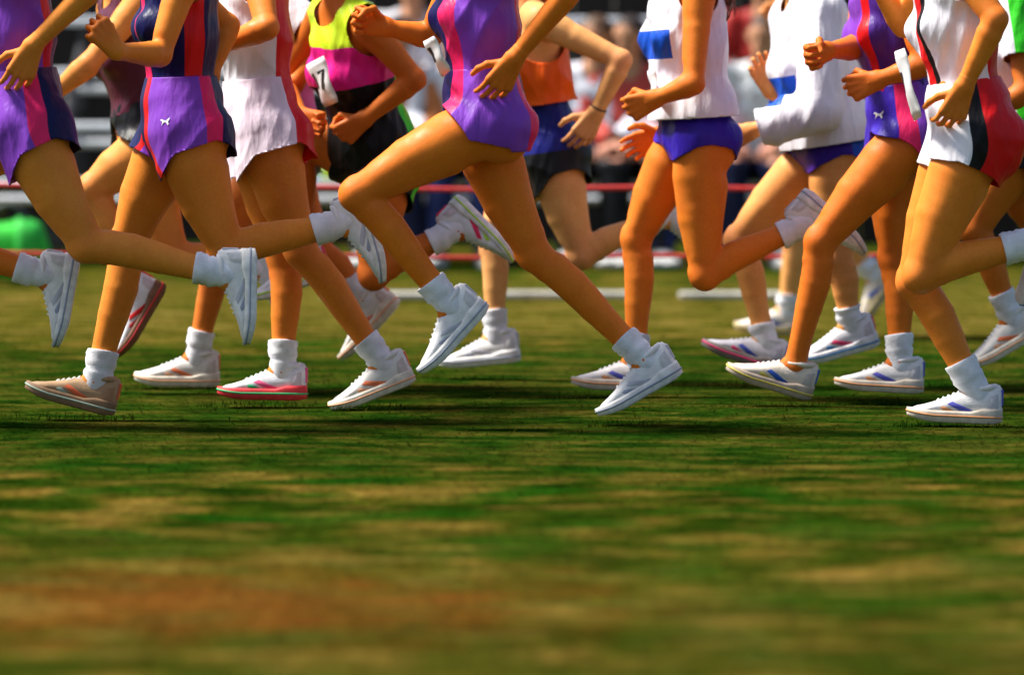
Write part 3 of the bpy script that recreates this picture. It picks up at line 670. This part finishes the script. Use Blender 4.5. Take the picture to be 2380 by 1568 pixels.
# tall dark board wall behind the bleacher
M_BOARD = plain('dark_board', (0.014, 0.009, 0.007), 0.8, 0.4, 3, 0.4, 30)
fe = tag(empty('wooden_wall', (0, 31.6, 0)), 'tall dark brown wall of upright boards behind the bleacher', 'wall')
bms = [box_me('board', 0.245, 0.03, 3.4 + 0.05 * i, 0.006) for i in range(3)]
for m_ in bms: m_.materials.append(M_BOARD)
for i in range(64): link('board', bms[i % 3], None, fe, (-8 + i * 0.25, 0.012 * ((i * 7) % 3 - 1), 1.7))

# red ropes on stakes
M_ROPE = plain('red_rope', (0.62, 0.025, 0.02), 0.55, 0.15, 30, 0.6, 300)
BD = 20.7; stx = [-2.35, 2.35]
STL = ['just past the left edge of the picture', 'just past the right edge of the picture']
for i, x in enumerate(stx):
    v, f = tube([(0, 0, -0.05), (0, 0, 0.63), (0, 0, 0.645)], [0.016, 0.015, 0.009], 10); o = link('stake', pmesh('stake', v, f, True), M_STEEL, None, (x, BD, 0))
    vv, ff_ = [], []
    for zz in (0.578, 0.305):
        v, f = tube([(0.021 * math.cos(a), 0.021 * math.sin(a), zz) for a in np.linspace(0, 6.28, 13)], 0.005, 6); n = len(vv); vv += list(v); ff_ += [tuple(n + q for q in g) for g in f]
    link('rope_clip', pmesh('rope_clip', vv, ff_, True), M_ROPE, o)
    tag(o, 'thin dark rope stake ' + STL[i], 'stake', 'stakes of the rope barrier')
for z, lab in ((0.578, 'upper red rope strung along the stakes behind the runners'), (0.305, 'lower red rope strung along the stakes at knee height')):
    pts = []
    for a, b in zip(stx[:-1], stx[1:]):
        for q in np.linspace(0, 1, 28)[:-1]: pts.append((a + (b - a) * q, BD - 0.022, z - 0.06 * q * (1 - q) + 0.004 * math.sin(q * 23)))
    pts.append((stx[-1], BD - 0.022, z)); v, f = tube(pts, 0.0095, 8)
    tag(link('rope', pmesh('rope', v, f, True), M_ROPE), lab, 'rope', 'red barrier ropes')

def bag(px, py, d, w, hgt, dp, cols, label):
    p = P(px, py, d); rings = []
    for xx in np.linspace(-1, 1, 11):
        k = (1 - abs(xx) ** 5) ** 0.5 * 0.96 + 0.04; t_ = np.linspace(0, 2 * np.pi, 18, endpoint=False); c, s_ = np.cos(t_), np.sin(t_)
        rings.append(np.stack([np.full(18, xx * w / 2), dp / 2 * k * np.sign(c) * np.abs(c) ** 0.7, hgt / 2 * k * np.sign(s_) * np.abs(s_) ** 0.7 * (1 + 0.05 * math.sin(xx * 7)) + hgt / 2], 1))
    v, f = loft(rings); o = link('sports_bag', pmesh('sports_bag', v, f, True), plain('bag_cloth', cols[0], 0.7, 0.12, 12, 0.5, 60), None, tuple(p))
    v, f = loft([r * np.array([1, 1.06, 1.05]) for r in rings[6:10]]); link('side_panel', pmesh('side_panel', v, f, True), plain('bag_panel', cols[1], 0.7, 0.1, 12, 0.4, 60), o)
    for sg in (-1, 1):
        v, f = tube([(w * 0.22 * math.cos(a), sg * dp * 0.2, hgt * 0.92 + hgt * 0.35 * math.sin(a)) for a in np.linspace(0, math.pi, 12)], 0.009, 6); link('handle', pmesh('handle', v, f, True), M_STEEL, o)
    return tag(o, label, 'bag')
bag(735, 434, 28.0, 0.30, 0.15, 0.20, ((0.16, 0.33, 0.72), (0.55, 0.72, 0.03)), 'small blue and yellow bag lying on the front bench')
bag(20, 655, 25.5, 0.42, 0.30, 0.24, ((0.02, 0.52, 0.03), (0.02, 0.42, 0.04)), 'bright green bag on the grass at the left edge')

# ------------------------------------------------------------------ seated spectators
def seated(px, row, shirt, pants, skin, label, hair, lean=0.0, wide=0.11, sleeve=1.85, seed=0):
    z, y = SEAT[row]; x = (px - CX) / FPX * y; fz = 0.0 if row == 0 else z - 0.40; J = {}
    H = np.array([x, y - 0.02, z + 0.10]); N = np.array([x + lean, y - 0.10 - abs(lean) * 0.5, z + 0.59]); u = nrm(N - H); f = np.array([0, -1.0, 0]); f = nrm(f - u * (f @ u)); l = np.array([1.0, 0, 0])
    J.update(H=H, N=N, u=u, f=f, l=nrm(np.cross(u, f)))
    if J['l'][0] < 0: J['l'] = -J['l']
    l = J['l']; fy = y - (0.48 if row == 0 else 0.36)
    for s, sg in (('n', 1), ('f', -1)):
        J['hip' + s] = H + l * 0.09 * sg - u * 0.02; J['knee' + s] = np.array([x + wide * sg, y - 0.44, z + 0.07]); J['ank' + s] = np.array([x + (wide + 0.02) * sg, fy, fz + 0.088]); J['toe' + s] = J['ank' + s] + np.array([0.05 * sg, -0.18, -0.072])
        J['sh' + s] = N - u * 0.05 + l * 0.18 * sg; J['elb' + s] = np.array([x + lean * 0.6 + 0.27 * sg, y - 0.16, z + 0.33]); J['wri' + s] = np.array([x + 0.12 * sg, y - 0.36, z + 0.19]); J['tip' + s] = J['wri' + s] + np.array([-0.05 * sg, -0.06, -0.02]); J['curl' + s] = 0.6; J['pn' + s] = np.array([0, 0, -1.0])
    J['up_h'] = nrm(u * 0.4 + np.array([0, 0, 0.6])); J['hc'] = N + J['up_h'] * 0.185 + f * 0.03; J['ff'] = nrm(np.array([lean - 0.4, -1.0, -0.08]))
    o = person(J, label, 'person', 'spectators seated on the bleacher', skin, 1.05, 0.009, False, hair, 0.02, 0.005)
    make_top(J, shirt, o, hem=-0.03, off=0.016, flare=0.015, sleeve=sleeve, neck=0.075, seed=seed, h=0.010, th=1.05, name='shirt')
    make_shorts(J, pants, o, off=0.012, waist=0.1, long=True, seed=seed + 3, h=0.010, th=1.05, name='trousers')
    for s in 'nf': put_shoe(J, s, o, ((0.55, 0.55, 0.53), (0.1, 0.1, 0.15), (0.5, 0.5, 0.48)))
    return o
def solid(c, **k): return fabric(theta=[(-180, c)], **k)
PEACH = (0.58, 0.30, 0.17); TAN = (0.72, 0.19, 0.016)
NAVYP = solid((0.006, 0.008, 0.035)); BLKP = solid((0.006, 0.006, 0.008)); JEANS = solid((0.012, 0.02, 0.09))
seated(905, 0, solid((0.50, 0.17, 0.05)), NAVYP, PEACH, 'spectator in an orange shirt seated behind the leaning neon runner', (0.03, 0.015, 0.01), 0.03, seed=11)
seated(1075, 0, solid((0.62, 0.64, 0.70)), JEANS, PEACH, 'spectator in a grey shirt seated behind the middle purple runner', (0.02, 0.012, 0.01), -0.03, seed=12)
seated(1372, 0, solid((0.72, 0.72, 0.80)), BLKP, PEACH, 'spectator in a white shirt seated beside the elbow of the orange top runner', (0.10, 0.05, 0.02), 0.02, seed=13)
seated(1478, 0, solid((0.55, 0.07, 0.05)), BLKP, PEACH, 'spectator in a brick red shirt seated left of the blue briefs runner', (0.03, 0.016, 0.01), -0.04, seed=14)
seated(1590, 0, solid((0.74, 0.50, 0.52)), JEANS, PEACH, 'spectator in a pale pink shirt seated behind the blue briefs runner', (0.06, 0.03, 0.015), 0.02, seed=15)
seated(1745, 0, solid((0.68, 0.71, 0.72)), NAVYP, PEACH, 'spectator in a pale grey shirt seated right of the blue briefs runner', (0.05, 0.025, 0.012), 0.05, seed=16)
seated(960, 1, solid((0.62, 0.62, 0.66)), BLKP, PEACH, 'spectator in a pale shirt seated in the second row above the orange shirt', (0.04, 0.02, 0.012), 0.0, seed=17)
seated(1772, 1, solid((0.36, 0.02, 0.015)), BLKP, PEACH, 'spectator in a dark red shirt seated in the second row', (0.015, 0.01, 0.008), 0.0, seed=18)
print('structure', round(time.time() - T0, 1))

# ================================================================== the runners
PUR, PNK, NVY, RED, WHT, BLK = (0.23, 0.055, 0.50), (0.82, 0.018, 0.13), (0.006, 0.007, 0.07), (0.72, 0.008, 0.012), (0.84, 0.81, 0.86), (0.006, 0.006, 0.008)
NEON, HOT, GRN, ORG, BLU, VIO = (0.58, 0.80, 0.02), (0.80, 0.015, 0.25), (0.04, 0.62, 0.02), (0.92, 0.115, 0.006), (0.012, 0.09, 0.58), (0.035, 0.010, 0.30)
SH_W = ((0.78, 0.77, 0.76), (0.50, 0.50, 0.56), (0.74, 0.73, 0.70), (0.30, 0.33, 0.42)); SH_C = ((0.76, 0.73, 0.68), (0.85, 0.20, 0.07), (0.70, 0.64, 0.52), (0.85, 0.42, 0.22))
SH_T = ((0.44, 0.27, 0.14), (0.82, 0.15, 0.05), (0.24, 0.14, 0.07), (0.36, 0.46, 0.36))
SH_G = ((0.74, 0.73, 0.78), (0.82, 0.10, 0.26), (0.70, 0.03, 0.04), (0.02, 0.42, 0.16))
SH_K = ((0.72, 0.70, 0.76), (0.06, 0.10, 0.50), (0.20, 0.17, 0.15), (0.82, 0.04, 0.20))
SH_P = ((0.76, 0.75, 0.79), (0.80, 0.05, 0.16), (0.75, 0.73, 0.74), (0.02, 0.16, 0.40)); SH_B = ((0.70, 0.62, 0.52), (0.02, 0.10, 0.48), (0.42, 0.34, 0.26), (0.62, 0.50, 0.08)); SH_R = ((0.72, 0.72, 0.74), (0.75, 0.015, 0.015), (0.16, 0.07, 0.03), (0.55, 0.02, 0.02)); SH_V = ((0.77, 0.74, 0.72), (0.10, 0.10, 0.5), (0.58, 0.50, 0.40), (0.70, 0.30, 0.12))
SH_N = ((0.76, 0.76, 0.80), (0.80, 0.02, 0.10), (0.74, 0.73, 0.74), (0.45, 0.75, 0.03))
RUN = {}
SPEC = dict(
 r0=dict(d=15.2, yaw=10, H=(-330, 320), N=(-370, -75), leg_n=[(-195, 560), (108, 642), (150, 850)], leg_f=[(-560, 470), (-520, 790), (-680, 850)], arm_n=[(-250, 60), (-400, 150), (-460, 170), 1.55], arm_f=[(-480, 100), (-600, 20), (-650, -20), 1.55]),
 r1=dict(d=15.0, yaw=8, H=(58, 272), N=(15, -120), leg_n=[(200, 570), (525, 640), (600, 838)], leg_f=[(-190, 445), (-70, 750), (-240, 800)], arm_n=[(232, -45), (78, 105), (45, 180), 0.35], arm_f=[(-170, 60), (-290, -40), (-340, -80), 1.55]),
 r1b=dict(d=16.7, yaw=20, H=(345, 325), N=(290, -25), leg_n=[(212, 440), (305, 680), (285, 800)], leg_f=[(405, 600), (600, 620), (660, 740)], arm_n=[(205, 150), (118, 225), (80, 265), 1.55], arm_f=[(430, 140), (450, 30), (430, -20), 1.55]),
 r2=dict(d=15.35, yaw=12, H=(424, 285), N=(412, -105), leg_n=[(528, 588), (800, 520), (900, 650)], leg_f=[(295, 565), (222, 886), (30, 908)], arm_n=[(372, 128), (272, 120, -0.42), (226, 62, -0.45), 1.55], arm_f=[(530, 60), (490, 170), (470, 230), 1.55]),
 r3=dict(d=15.95, yaw=12, H=(608, 285), N=(575, -95), leg_n=[(700, 585), (888, 845), (788, 938)], leg_f=[(658, 595), (655, 862), (492, 924)], arm_n=[(622, 65, -0.32), (497, 112, -0.25), (440, 130, -0.25), 1.55], arm_f=[(540, 130), (470, 60), (440, 20), 1.55]),
 r13=dict(d=16.95, yaw=10, H=(650, 330), N=(640, -20), leg_n=[(505, 565), (455, 832), (285, 895)], leg_f=[(745, 590), (850, 700), (800, 840)], arm_n=[(762, 110), (690, 190), (660, 230), 1.55], arm_f=[(560, 150), (500, 60), (480, 20), 1.55]),
 r4=dict(d=16.6, yaw=28, H=(868, 350), N=(795, 12), lean=0.10, leg_n=[(868, 640), (1060, 535), (1185, 590)], leg_f=[(690, 325), (700, 600), (600, 690)], arm_n=[(965, 185), (850, 275), (775, 330), 1.55], arm_f=[(655, 190), (700, 270, -0.1), (745, 290, -0.15), 1.55]),
 r5=dict(d=15.0, yaw=12, H=(1125, 265), N=(1108, -135), leg_n=[(828, 452), (1045, 712), (990, 858)], leg_f=[(1240, 590), (1500, 838), (1388, 978)], arm_n=[(1345, -45), (1197, 135), (1148, 215), 0.35], arm_f=[(1000, 85), (900, 65), (850, 50), 1.55]),
 r6=dict(d=17.3, yaw=15, H=(1268, 340), N=(1220, 15), leg_n=[(1352, 595), (1545, 505), (1640, 590)], leg_f=[(1140, 545), (1150, 785), (975, 876)], arm_n=[(1445, 140), (1388, 258), (1342, 335), 0.3], arm_f=[(1130, 150), (1060, 80), (1030, 50), 1.55]),
 r7=dict(d=16.35, yaw=14, H=(1612, 300), N=(1590, -70), leg_n=[(1638, 640), (1872, 522), (2035, 585)], leg_f=[(1478, 555), (1475, 842), (1292, 908)], arm_n=[(1612, 195), (1528, 228), (1470, 252), 1.55], arm_f=[(1640, 230), (1545, 312), (1465, 345), 0.35]),
 r8=dict(d=17.0, yaw=14, H=(1925, 335), N=(1872, 0), leg_n=[(1945, 600), (1975, 755), (1885, 822)], leg_f=[(1715, 560), (1778, 795), (1592, 806)], arm_n=[(1905, 255), (1745, 305), (1690, 328), 0.6], arm_f=[(1870, 230), (1795, 215), (1760, 140), 0.5]),
 r9=dict(d=16.0, yaw=14, H=(2105, 295), N=(2050, -85), leg_n=[(1905, 562), (1846, 850), (1688, 862)], leg_f=[(2078, 600), (2090, 846), (1910, 906)], arm_n=[(2150, 150), (2045, 185), (1985, 205), 1.55], arm_f=[(1988, 112, 0.0), (1925, 118, -0.16), (1880, 135, -0.22), 1.6]),
 r10=dict(d=15.0, yaw=8, H=(2256, 295), N=(2200, -112), leg_n=[(2140, 640), (2410, 560), (2362, 800, 0.1)], leg_f=[(2125, 655), (2268, 912), (2085, 975)], arm_n=[(2315, 45), (2242, 200), (2212, 272), 0.6], arm_f=[(2100, 60), (2040, -30), (2020, -80), 1.55]),
 r11=dict(d=20.3, yaw=15, H=(1905, 300), N=(1890, 10), leg_n=[(1845, 540), (1826, 722), (1742, 752)], leg_f=[(1935, 535), (2030, 640), (2010, 720)], arm_n=[(1950, 150), (1860, 180), (1840, 190), 1.55], arm_f=[(1860, 150), (1810, 60), (1800, 40), 1.55]),
 r12=dict(d=16.8, yaw=20, H=(2352, 320), N=(2318, -25), leg_n=[(2262, 535), (2350, 740), (2260, 850)], leg_f=[(2440, 560), (2640, 560), (2700, 660)], arm_n=[(2382, 215), (2290, 270), (2250, 290), 1.55], arm_f=[(2260, 150), (2200, 60), (2180, 20), 1.55]),
)
LAB = dict(
 r0='runner at the left edge with only a trailing calf, white sock and shoe showing', r1='runner in purple and navy kit with one calf kicked back across the next runner',
 r1b='runner in black shorts mostly hidden between the two purple kits', r2='runner in navy and purple kit with pink stripes and a clenched fist raised',
 r3='runner in white shorts and singlet with red back panels', r13='runner in a white T-shirt hidden between the white shorts and the neon top',
 r4='leaning runner in a neon yellow and hot pink top with a number bib', r5='runner in purple kit taking the widest stride in the middle of the picture',
 r6='pale runner in a bright orange top and black shorts with spread fingers', r7='runner in a white and blue top with tight blue briefs',
 r8='runner in a loose white long sleeved shirt with a blue chest band', r9='runner in purple shorts with a small white emblem and bare ankles',
 r10='runner in white kit with black and red side panels at the right', r11='far runner whose pale shin and white sock show behind the purple shorts', r12='runner in neon green with white sleeves cut by the right edge')
SK = dict(r0=TAN, r1=(0.80, 0.275, 0.035), r1b=(0.80, 0.31, 0.06), r2=(0.78, 0.255, 0.026), r3=(0.76, 0.22, 0.022), r13=(0.68, 0.185, 0.020), r4=(0.60, 0.150, 0.014), r5=(0.77, 0.20, 0.014), r6=(0.82, 0.40, 0.13), r7=(0.76, 0.205, 0.016), r8=(0.81, 0.34, 0.09), r9=(0.70, 0.172, 0.013), r10=(0.80, 0.245, 0.026), r11=(0.81, 0.38, 0.11), r12=(0.64, 0.17, 0.016))
TH = dict(r0=1.03, r1=1.06, r1b=1.0, r2=1.10, r3=1.04, r13=0.98, r4=1.0, r5=1.04, r6=0.96, r7=1.0, r8=1.0, r9=1.0, r10=1.10, r11=1.0, r12=1.0)
def st(*a): return [(x, c) for x, c in a]
for k, sp in SPEC.items():
    J = make_pose(sp); RUN[k] = J; J['th'] = TH[k]
    lens = {q: round(float(np.linalg.norm(J[q[0] + s] - J[q[1] + s])), 2) for s in 'nf' for q in (('hip', 'knee'),) }
    print(k, 'torso %.2f' % np.linalg.norm(J['N'] - J['H']), *['%s th %.2f sh %.2f ua %.2f fa %.2f' % (s, *[np.linalg.norm(J[a + s] - J[b + s]) for a, b in (('hip', 'knee'), ('knee', 'ank'), ('sh', 'elb'), ('elb', 'wri'))]) for s in 'nf'])
    o = person(J, LAB[k], 'person', 'runners racing across the grass', SK[k], TH[k], 0.009 if k in ('r0', 'r11', 'r12') else 0.006, True,
               {'r7': (0.16, 0.045, 0.015), 'r6': (0.22, 0.13, 0.05)}.get(k, (0.05, 0.025, 0.012)), 0.03)
    t_ = TH[k]
    if k == 'r0': top, sho = dict(m=solid(PUR)), dict(m=solid(NVY))
    elif k == 'r1': top, sho = dict(m=fabric(st((-180, PUR), (38, RED), (62, NVY)))), dict(m=fabric(st((-180, PUR), (6, PNK), (24, NVY))), hem=(0.34, 0.15), drop=0.135)
    elif k == 'r1b': top, sho = dict(m=solid((0.10, 0.02, 0.04))), dict(m=solid(BLK))
    elif k == 'r2': top, sho = dict(m=fabric(st((-180, NVY), (-75, PNK), (-52, NVY), (-20, (0.02, 0.008, 0.10)), (8, RED), (32, NVY)))), dict(m=fabric(st((-180, NVY), (-62, RED), (-46, PUR), (24, PNK), (44, NVY))), hem=(0.30, 0.27), arch=0.06)
    elif k == 'r3': top, sho = dict(m=fabric(st((-180, WHT), (28, RED)))), dict(m=fabric(st((-180, (0.84, 0.70, 0.80)), (36, RED))), hem=(0.32, 0.32), flare=0.035)
    elif k == 'r13': top, sho = dict(m=fabric(v=st((-0.3, (0.75, 0.12, 0.38)), (0.30, WHT))), sleeve=0.55, neck=0.07), dict(m=solid(BLK))
    elif k == 'r4': top, sho = dict(m=fabric(theta=st((-180, GRN),), v=st((-0.3, BLK), (0.245, HOT), (0.372, NEON)), split=48), hem=-0.02), dict(m=fabric(st((-180, BLK), (58, GRN), (78, BLK))), hem=(0.42, 0.42), flare=0.01)
    elif k == 'r5': top, sho = dict(m=fabric(st((-180, NVY), (-60, PNK), (-28, PUR), (48, RED), (66, NVY)))), dict(m=fabric(st((-180, NVY), (-58, PNK), (-28, PUR), (46, PNK), (62, NVY))), hem=(0.22, 0.12), flare=0.015, waist=0.13, drop=0.112, arch=0.02, under=0.10)
    elif k == 'r6': top, sho = dict(m=solid(ORG), hem=0.14, arm_r=0.135), dict(m=fabric(v=st((-0.3, BLK), (-0.02, (0.008, 0.010, 0.16)))), waist=0.20, hem=(0.36, 0.36), flare=0.015)
    elif k == 'r7': top, sho = dict(m=fabric(theta=st((-180, WHT),), v=st((-0.3, WHT), (0.225, BLU), (0.315, WHT)), split=-22), hem=0.035, flare=0.03), dict(m=solid((0.035, 0.014, 0.36)), hem=(0.16, 0.16), flare=0.0, off=0.007, arch=0.05)
    elif k == 'r8': top, sho = dict(m=fabric(theta=st((-180, WHT),), v=st((-0.3, WHT), (0.15, BLU), (0.24, WHT)), split=-28), hem=0.0, flare=0.035, off=0.022, sleeve=1.86, neck=0.07), dict(m=fabric(st((-180, (0.09, 0.02, 0.34)), (-30, VIO), (20, BLU))), hem=(0.20, 0.20), flare=0.006, off=0.008)
    elif k == 'r9': top, sho = dict(m=fabric(st((-180, PUR), (-48, RED), (-30, (0.07, 0.018, 0.22))))), dict(m=fabric(st((-180, (0.05, 0.02, 0.42)), (-14, PNK), (8, PUR))), hem=(0.19, 0.20), flare=0.012, arch=0.05)
    elif k == 'r10': top, sho = dict(m=fabric(st((-180, WHT), (-90, RED), (-58, BLK), (-46, WHT), (26, RED)))), dict(m=fabric(st((-180, WHT), (-6, BLK), (8, RED))), hem=(0.26, 0.26), flare=0.008, arch=0.02)
    elif k == 'r11': top, sho = dict(m=solid((0.4, 0.4, 0.42))), dict(m=solid(NVY))
    else: top, sho = dict(m=fabric(theta=st((-180, WHT), (2, GRN)), v=st((-0.3, BLK), (0.12, WHT)), split=-20), sleeve=0.62, neck=0.07), dict(m=fabric(v=st((-0.3, GRN), (-0.16, BLK))), hem=(0.4, 0.4))
    m = top.pop('m'); make_top(J, m, o, th=t_, seed=hash(k) % 97 if False else sum(map(ord, k)), **{**(dict(hem=0.05) if k in ('r13', 'r8', 'r7', 'r12', 'r6', 'r4') else dict(hem=0.09, off=0.006, flare=-0.006)), **top})
    m = sho.pop('m'); make_shorts(J, m, o, th=t_, seed=sum(map(ord, k)) + 5, **{**dict(waist=0.135, off=0.011, flare=0.018), **sho})
    sc_ = dict(r0=(SH_W, SH_W), r1=(SH_W, SH_W), r1b=(SH_R, SH_R), r2=(SH_W, SH_T), r3=(SH_C, SH_G), r13=(SH_C, SH_C), r4=(SH_N, SH_N), r5=(SH_W, SH_W), r6=(SH_W, SH_W), r7=(SH_W, SH_V), r8=(SH_P, SH_K), r9=(SH_B, SH_V), r10=(SH_P, SH_V), r11=(SH_B, SH_B), r12=(SH_C, SH_C))[k]
    for i, s in enumerate('nf'):
        put_shoe(J, s, o, sc_[i], 0.98)
        if k != 'r9' or s == 'f':
            if not (k == 'r7' and s == 'f' and False):
                put_sock(J, s, o, (0.62, 0.70, 0.86) if (k, s) == ('r7', 'f') else (0.78, 0.78, 0.82), {'r10': 0.10, 'r7': 0.085, 'r8': 0.06, 'r11': 0.06}.get(k, 0.09))
    RUN[k]['obj'] = o

# ------------------------------------------------------------------ bibs, emblems, hair, small things worn
from mathutils.bvhtree import BVHTree
dg = bpy.context.evaluated_depsgraph_get()
M_PAPER = plain('bib_paper', (0.80, 0.79, 0.80), 0.7, 0.05, 30, 0.1, 80); M_INK = plain('bib_ink', (0.012, 0.012, 0.014), 0.6)
def child_named(o, n):
    for c in o.children:
        if c.name.split('.')[0] == n: return c
def bib(k, corners, dl, dr, strokes, bulge=0.012):
    o = RUN[k]['obj']; tl, tr, br, bl_ = [np.array(c, float) for c in corners]; nx, ny = 7, 9
    A, B, Cc, D = P(*tl, dl), P(*tr, dr), P(*br, dr), P(*bl_, dl)
    nrml = nrm(np.cross(D - A, B - A)); nrml = nrml if nrml[1] < 0 else -nrml
    def at(u, v, off=0.0):
        p = (A * (1 - u) + B * u) * (1 - v) + (D * (1 - u) + Cc * u) * v
        return p + nrml * (bulge * math.sin(math.pi * u) * (0.6 + 0.5 * math.sin(v * 4)) + 0.004 * math.sin(v * 9 + u * 3) + off)
    V = [at(i / (nx - 1), j / (ny - 1)) for j in range(ny) for i in range(nx)]
    F = [(j * nx + i, j * nx + i + 1, (j + 1) * nx + i + 1, (j + 1) * nx + i) for j in range(ny - 1) for i in range(nx - 1)]
    b = link('number_bib', pmesh('number_bib', V, F, True), M_PAPER, o); md = b.modifiers.new('paper', 'SOLIDIFY'); md.thickness = 0.0012; md.offset = 0
    for q in strokes:                                    # each printed figure is one bent bar on the paper
        V, F = [], []; n = 5
        for i in range(n):
            t_ = i / (n - 1)
            for (u, v) in ((q[0][0] * (1 - t_) + q[3][0] * t_, q[0][1] * (1 - t_) + q[3][1] * t_), (q[1][0] * (1 - t_) + q[2][0] * t_, q[1][1] * (1 - t_) + q[2][1] * t_)): V.append(at(u, v, 0.0018))
            if i: F.append((2 * i - 2, 2 * i - 1, 2 * i + 1, 2 * i))
        link('bib_figure', pmesh('bib_figure', V, F, True), M_INK, b)
bib('r4', ((712, 152), (752, 130), (784, 238), (756, 250)), 16.55, 16.36, [((0.20, 0.25), (0.36, 0.22), (0.42, 0.56), (0.26, 0.60)), ((0.55, 0.24), (0.86, 0.24), (0.86, 0.30), (0.55, 0.30)), ((0.72, 0.30), (0.86, 0.30), (0.70, 0.64), (0.56, 0.64))])
bib('r5', ((984, 97), (1008, 84), (1046, 165), (1030, 180)), 14.98, 14.80, [((0.35, 0.2), (0.6, 0.2), (0.65, 0.6), (0.4, 0.6))])
bib('r7', ((1508, 166), (1520, 160), (1538, 248), (1526, 252)), 16.35, 16.20, [])
bib('r10', ((2080, 122), (2102, 112), (2140, 272), (2126, 282)), 14.98, 14.84, [((0.2, 0.3), (0.5, 0.3), (0.5, 0.6), (0.2, 0.6))])
CAT = [(-1.0, 0.35), (-0.75, 0.62), (-0.5, 0.55), (-0.1, 0.35), (0.35, 0.30), (0.75, 0.62), (1.0, 1.0), (0.92, 0.5), (0.62, 0.05), (0.78, -0.35), (0.62, -0.75), (0.45, -0.4), (0.25, -0.12), (-0.15, -0.05), (-0.45, -0.35), (-0.7, -0.8), (-0.6, -0.25), (-0.55, 0.12)]
def emblem(k, part, px, py, size, mat, pts=CAT):
    src = child_named(RUN[k]['obj'], part); ev = src.evaluated_get(dg); me = ev.to_mesh()
    bvh = BVHTree.FromPolygons([v.co[:] for v in me.vertices], [p.vertices[:] for p in me.polygons]); ev.to_mesh_clear()
    V = []
    for x, y in [(0.05, 0.1)] + list(pts):
        tgt = Vector(P(px + x * size, py - y * size, 10.0)); org = Vector((0, 0, CAMH)); h = bvh.ray_cast(org, (tgt - org).normalized())
        if h[0] is None: return
        n = h[1] if h[1].y < 0 else -h[1]; V.append(h[0] + n * 0.002)
    n = len(pts); F = [(0, 1 + (i + 1) % n, 1 + i) for i in range(n)]
    link('emblem', pmesh('emblem', V, F), mat, src)
M_PRINT = plain('white_print', (0.80, 0.80, 0.84), 0.6)
emblem('r9', 'shorts', 2043, 268, 12, M_PRINT); emblem('r2', 'shorts', 384, 284, 11, M_PRINT)
emblem('r6', 'shorts', 1352, 318, 18, plain('blue_print', (0.03, 0.10, 0.32), 0.6), [(-0.9, 0.6), (0, -0.3), (0.9, -0.4), (0.1, -0.75)])
# ponytail of the runner in the white and blue top
J = RUN['r7']; hc, ff, uh = J['hc'], nrm(J['ff']), J['up_h']
M_HAIR = plain('auburn_hair', (0.20, 0.05, 0.015), 0.4, 0.4, 50, 0.5, 200)
root = hc - ff * 0.10 + uh * 0.02; r_ = random.Random(3)
for i in range(9):
    ex, ey = 1690 + r_.uniform(-22, 18), r_.uniform(5, 78); e = P(ex, ey, 16.3 + r_.uniform(-0.03, 0.05)); pts = []
    for t_ in np.linspace(0, 1, 14):
        p = root * (1 - t_) + e * t_ - ff * 0.05 * math.sin(math.pi * t_); p = p + np.array([0.008 * math.sin(t_ * 17 + i), 0.006 * math.cos(t_ * 14 + i * 2), 0]) * t_; pts.append(p)
    link('hair_lock', pmesh('hair_lock', *tube(pts, [0.012 * (1 - t_) ** 0.7 + 0.0012 for t_ in np.linspace(0, 1, 14)], 7), smooth=True), M_HAIR, J['obj'])
J = RUN['r6']; w = J['wrin']; D = nrm(J['elbn'] - w); a1 = nrm(np.cross(D, [0, 1, 0])); a2 = np.cross(D, a1)
link('bracelet', pmesh('bracelet', *tube([w + D * 0.012 + 0.0275 * (math.cos(a) * a1 + math.sin(a) * a2) for a in np.linspace(0, 6.2832, 25)], 0.003, 6), smooth=True), plain('leather', (0.03, 0.015, 0.01), 0.6), J['obj'])
# upright blades round the shoes that stand on the turf
VV = []
for k, J in RUN.items():
    for q in 'nf':
        an, toe = J['ank' + q], J['toe' + q]
        if min(an[2] - 0.09, toe[2]) > 0.045 or abs(an[0]) > 0.115 * an[1] + 0.2: continue
        for i in range(90):
            a = rng.uniform(-0.45, 1.15); cx, cy = an[:2] + (toe[:2] - an[:2]) * a; sd = rng.choice((-1, -1, 1)); x = cx + rng.normal(0, 0.012); y = cy + sd * (0.045 + abs(rng.normal(0, 0.03)))
            L = rng.uniform(0.012, 0.022); le = rng.normal(0, 0.4); ly = rng.normal(0, 0.3); w = rng.uniform(0.0008, 0.0015); zz = -0.012
            VV.append([(x - w, y, zz), (x + w, y, zz), (x + w * 0.7 + le * L * 0.4, y + ly * L * 0.4, zz + L * 0.6), (x - w * 0.7 + le * L * 0.4, y + ly * L * 0.4, zz + L * 0.6), (x + le * L, y + ly * L, zz + L)])
VV = np.array(VV); n = len(VV); b = np.arange(n)[:, None] * 5; T = np.concatenate([b + np.array([[0, 1, 2]]), b + np.array([[0, 2, 3]]), b + np.array([[3, 2, 4]])])
me = mesh_np('grass', VV.reshape(-1, 3), T, False); at = me.attributes.new('rnd', 'FLOAT', 'POINT'); at.data.foreach_set('value', np.repeat(rng.random(n), 5).astype(np.float32)[:len(me.vertices)])
tag(link('grass', me, M_BLADE), 'tufts of upright grass round the shoes on the turf', None, None, 'stuff')
print('runners', round(time.time() - T0, 1))
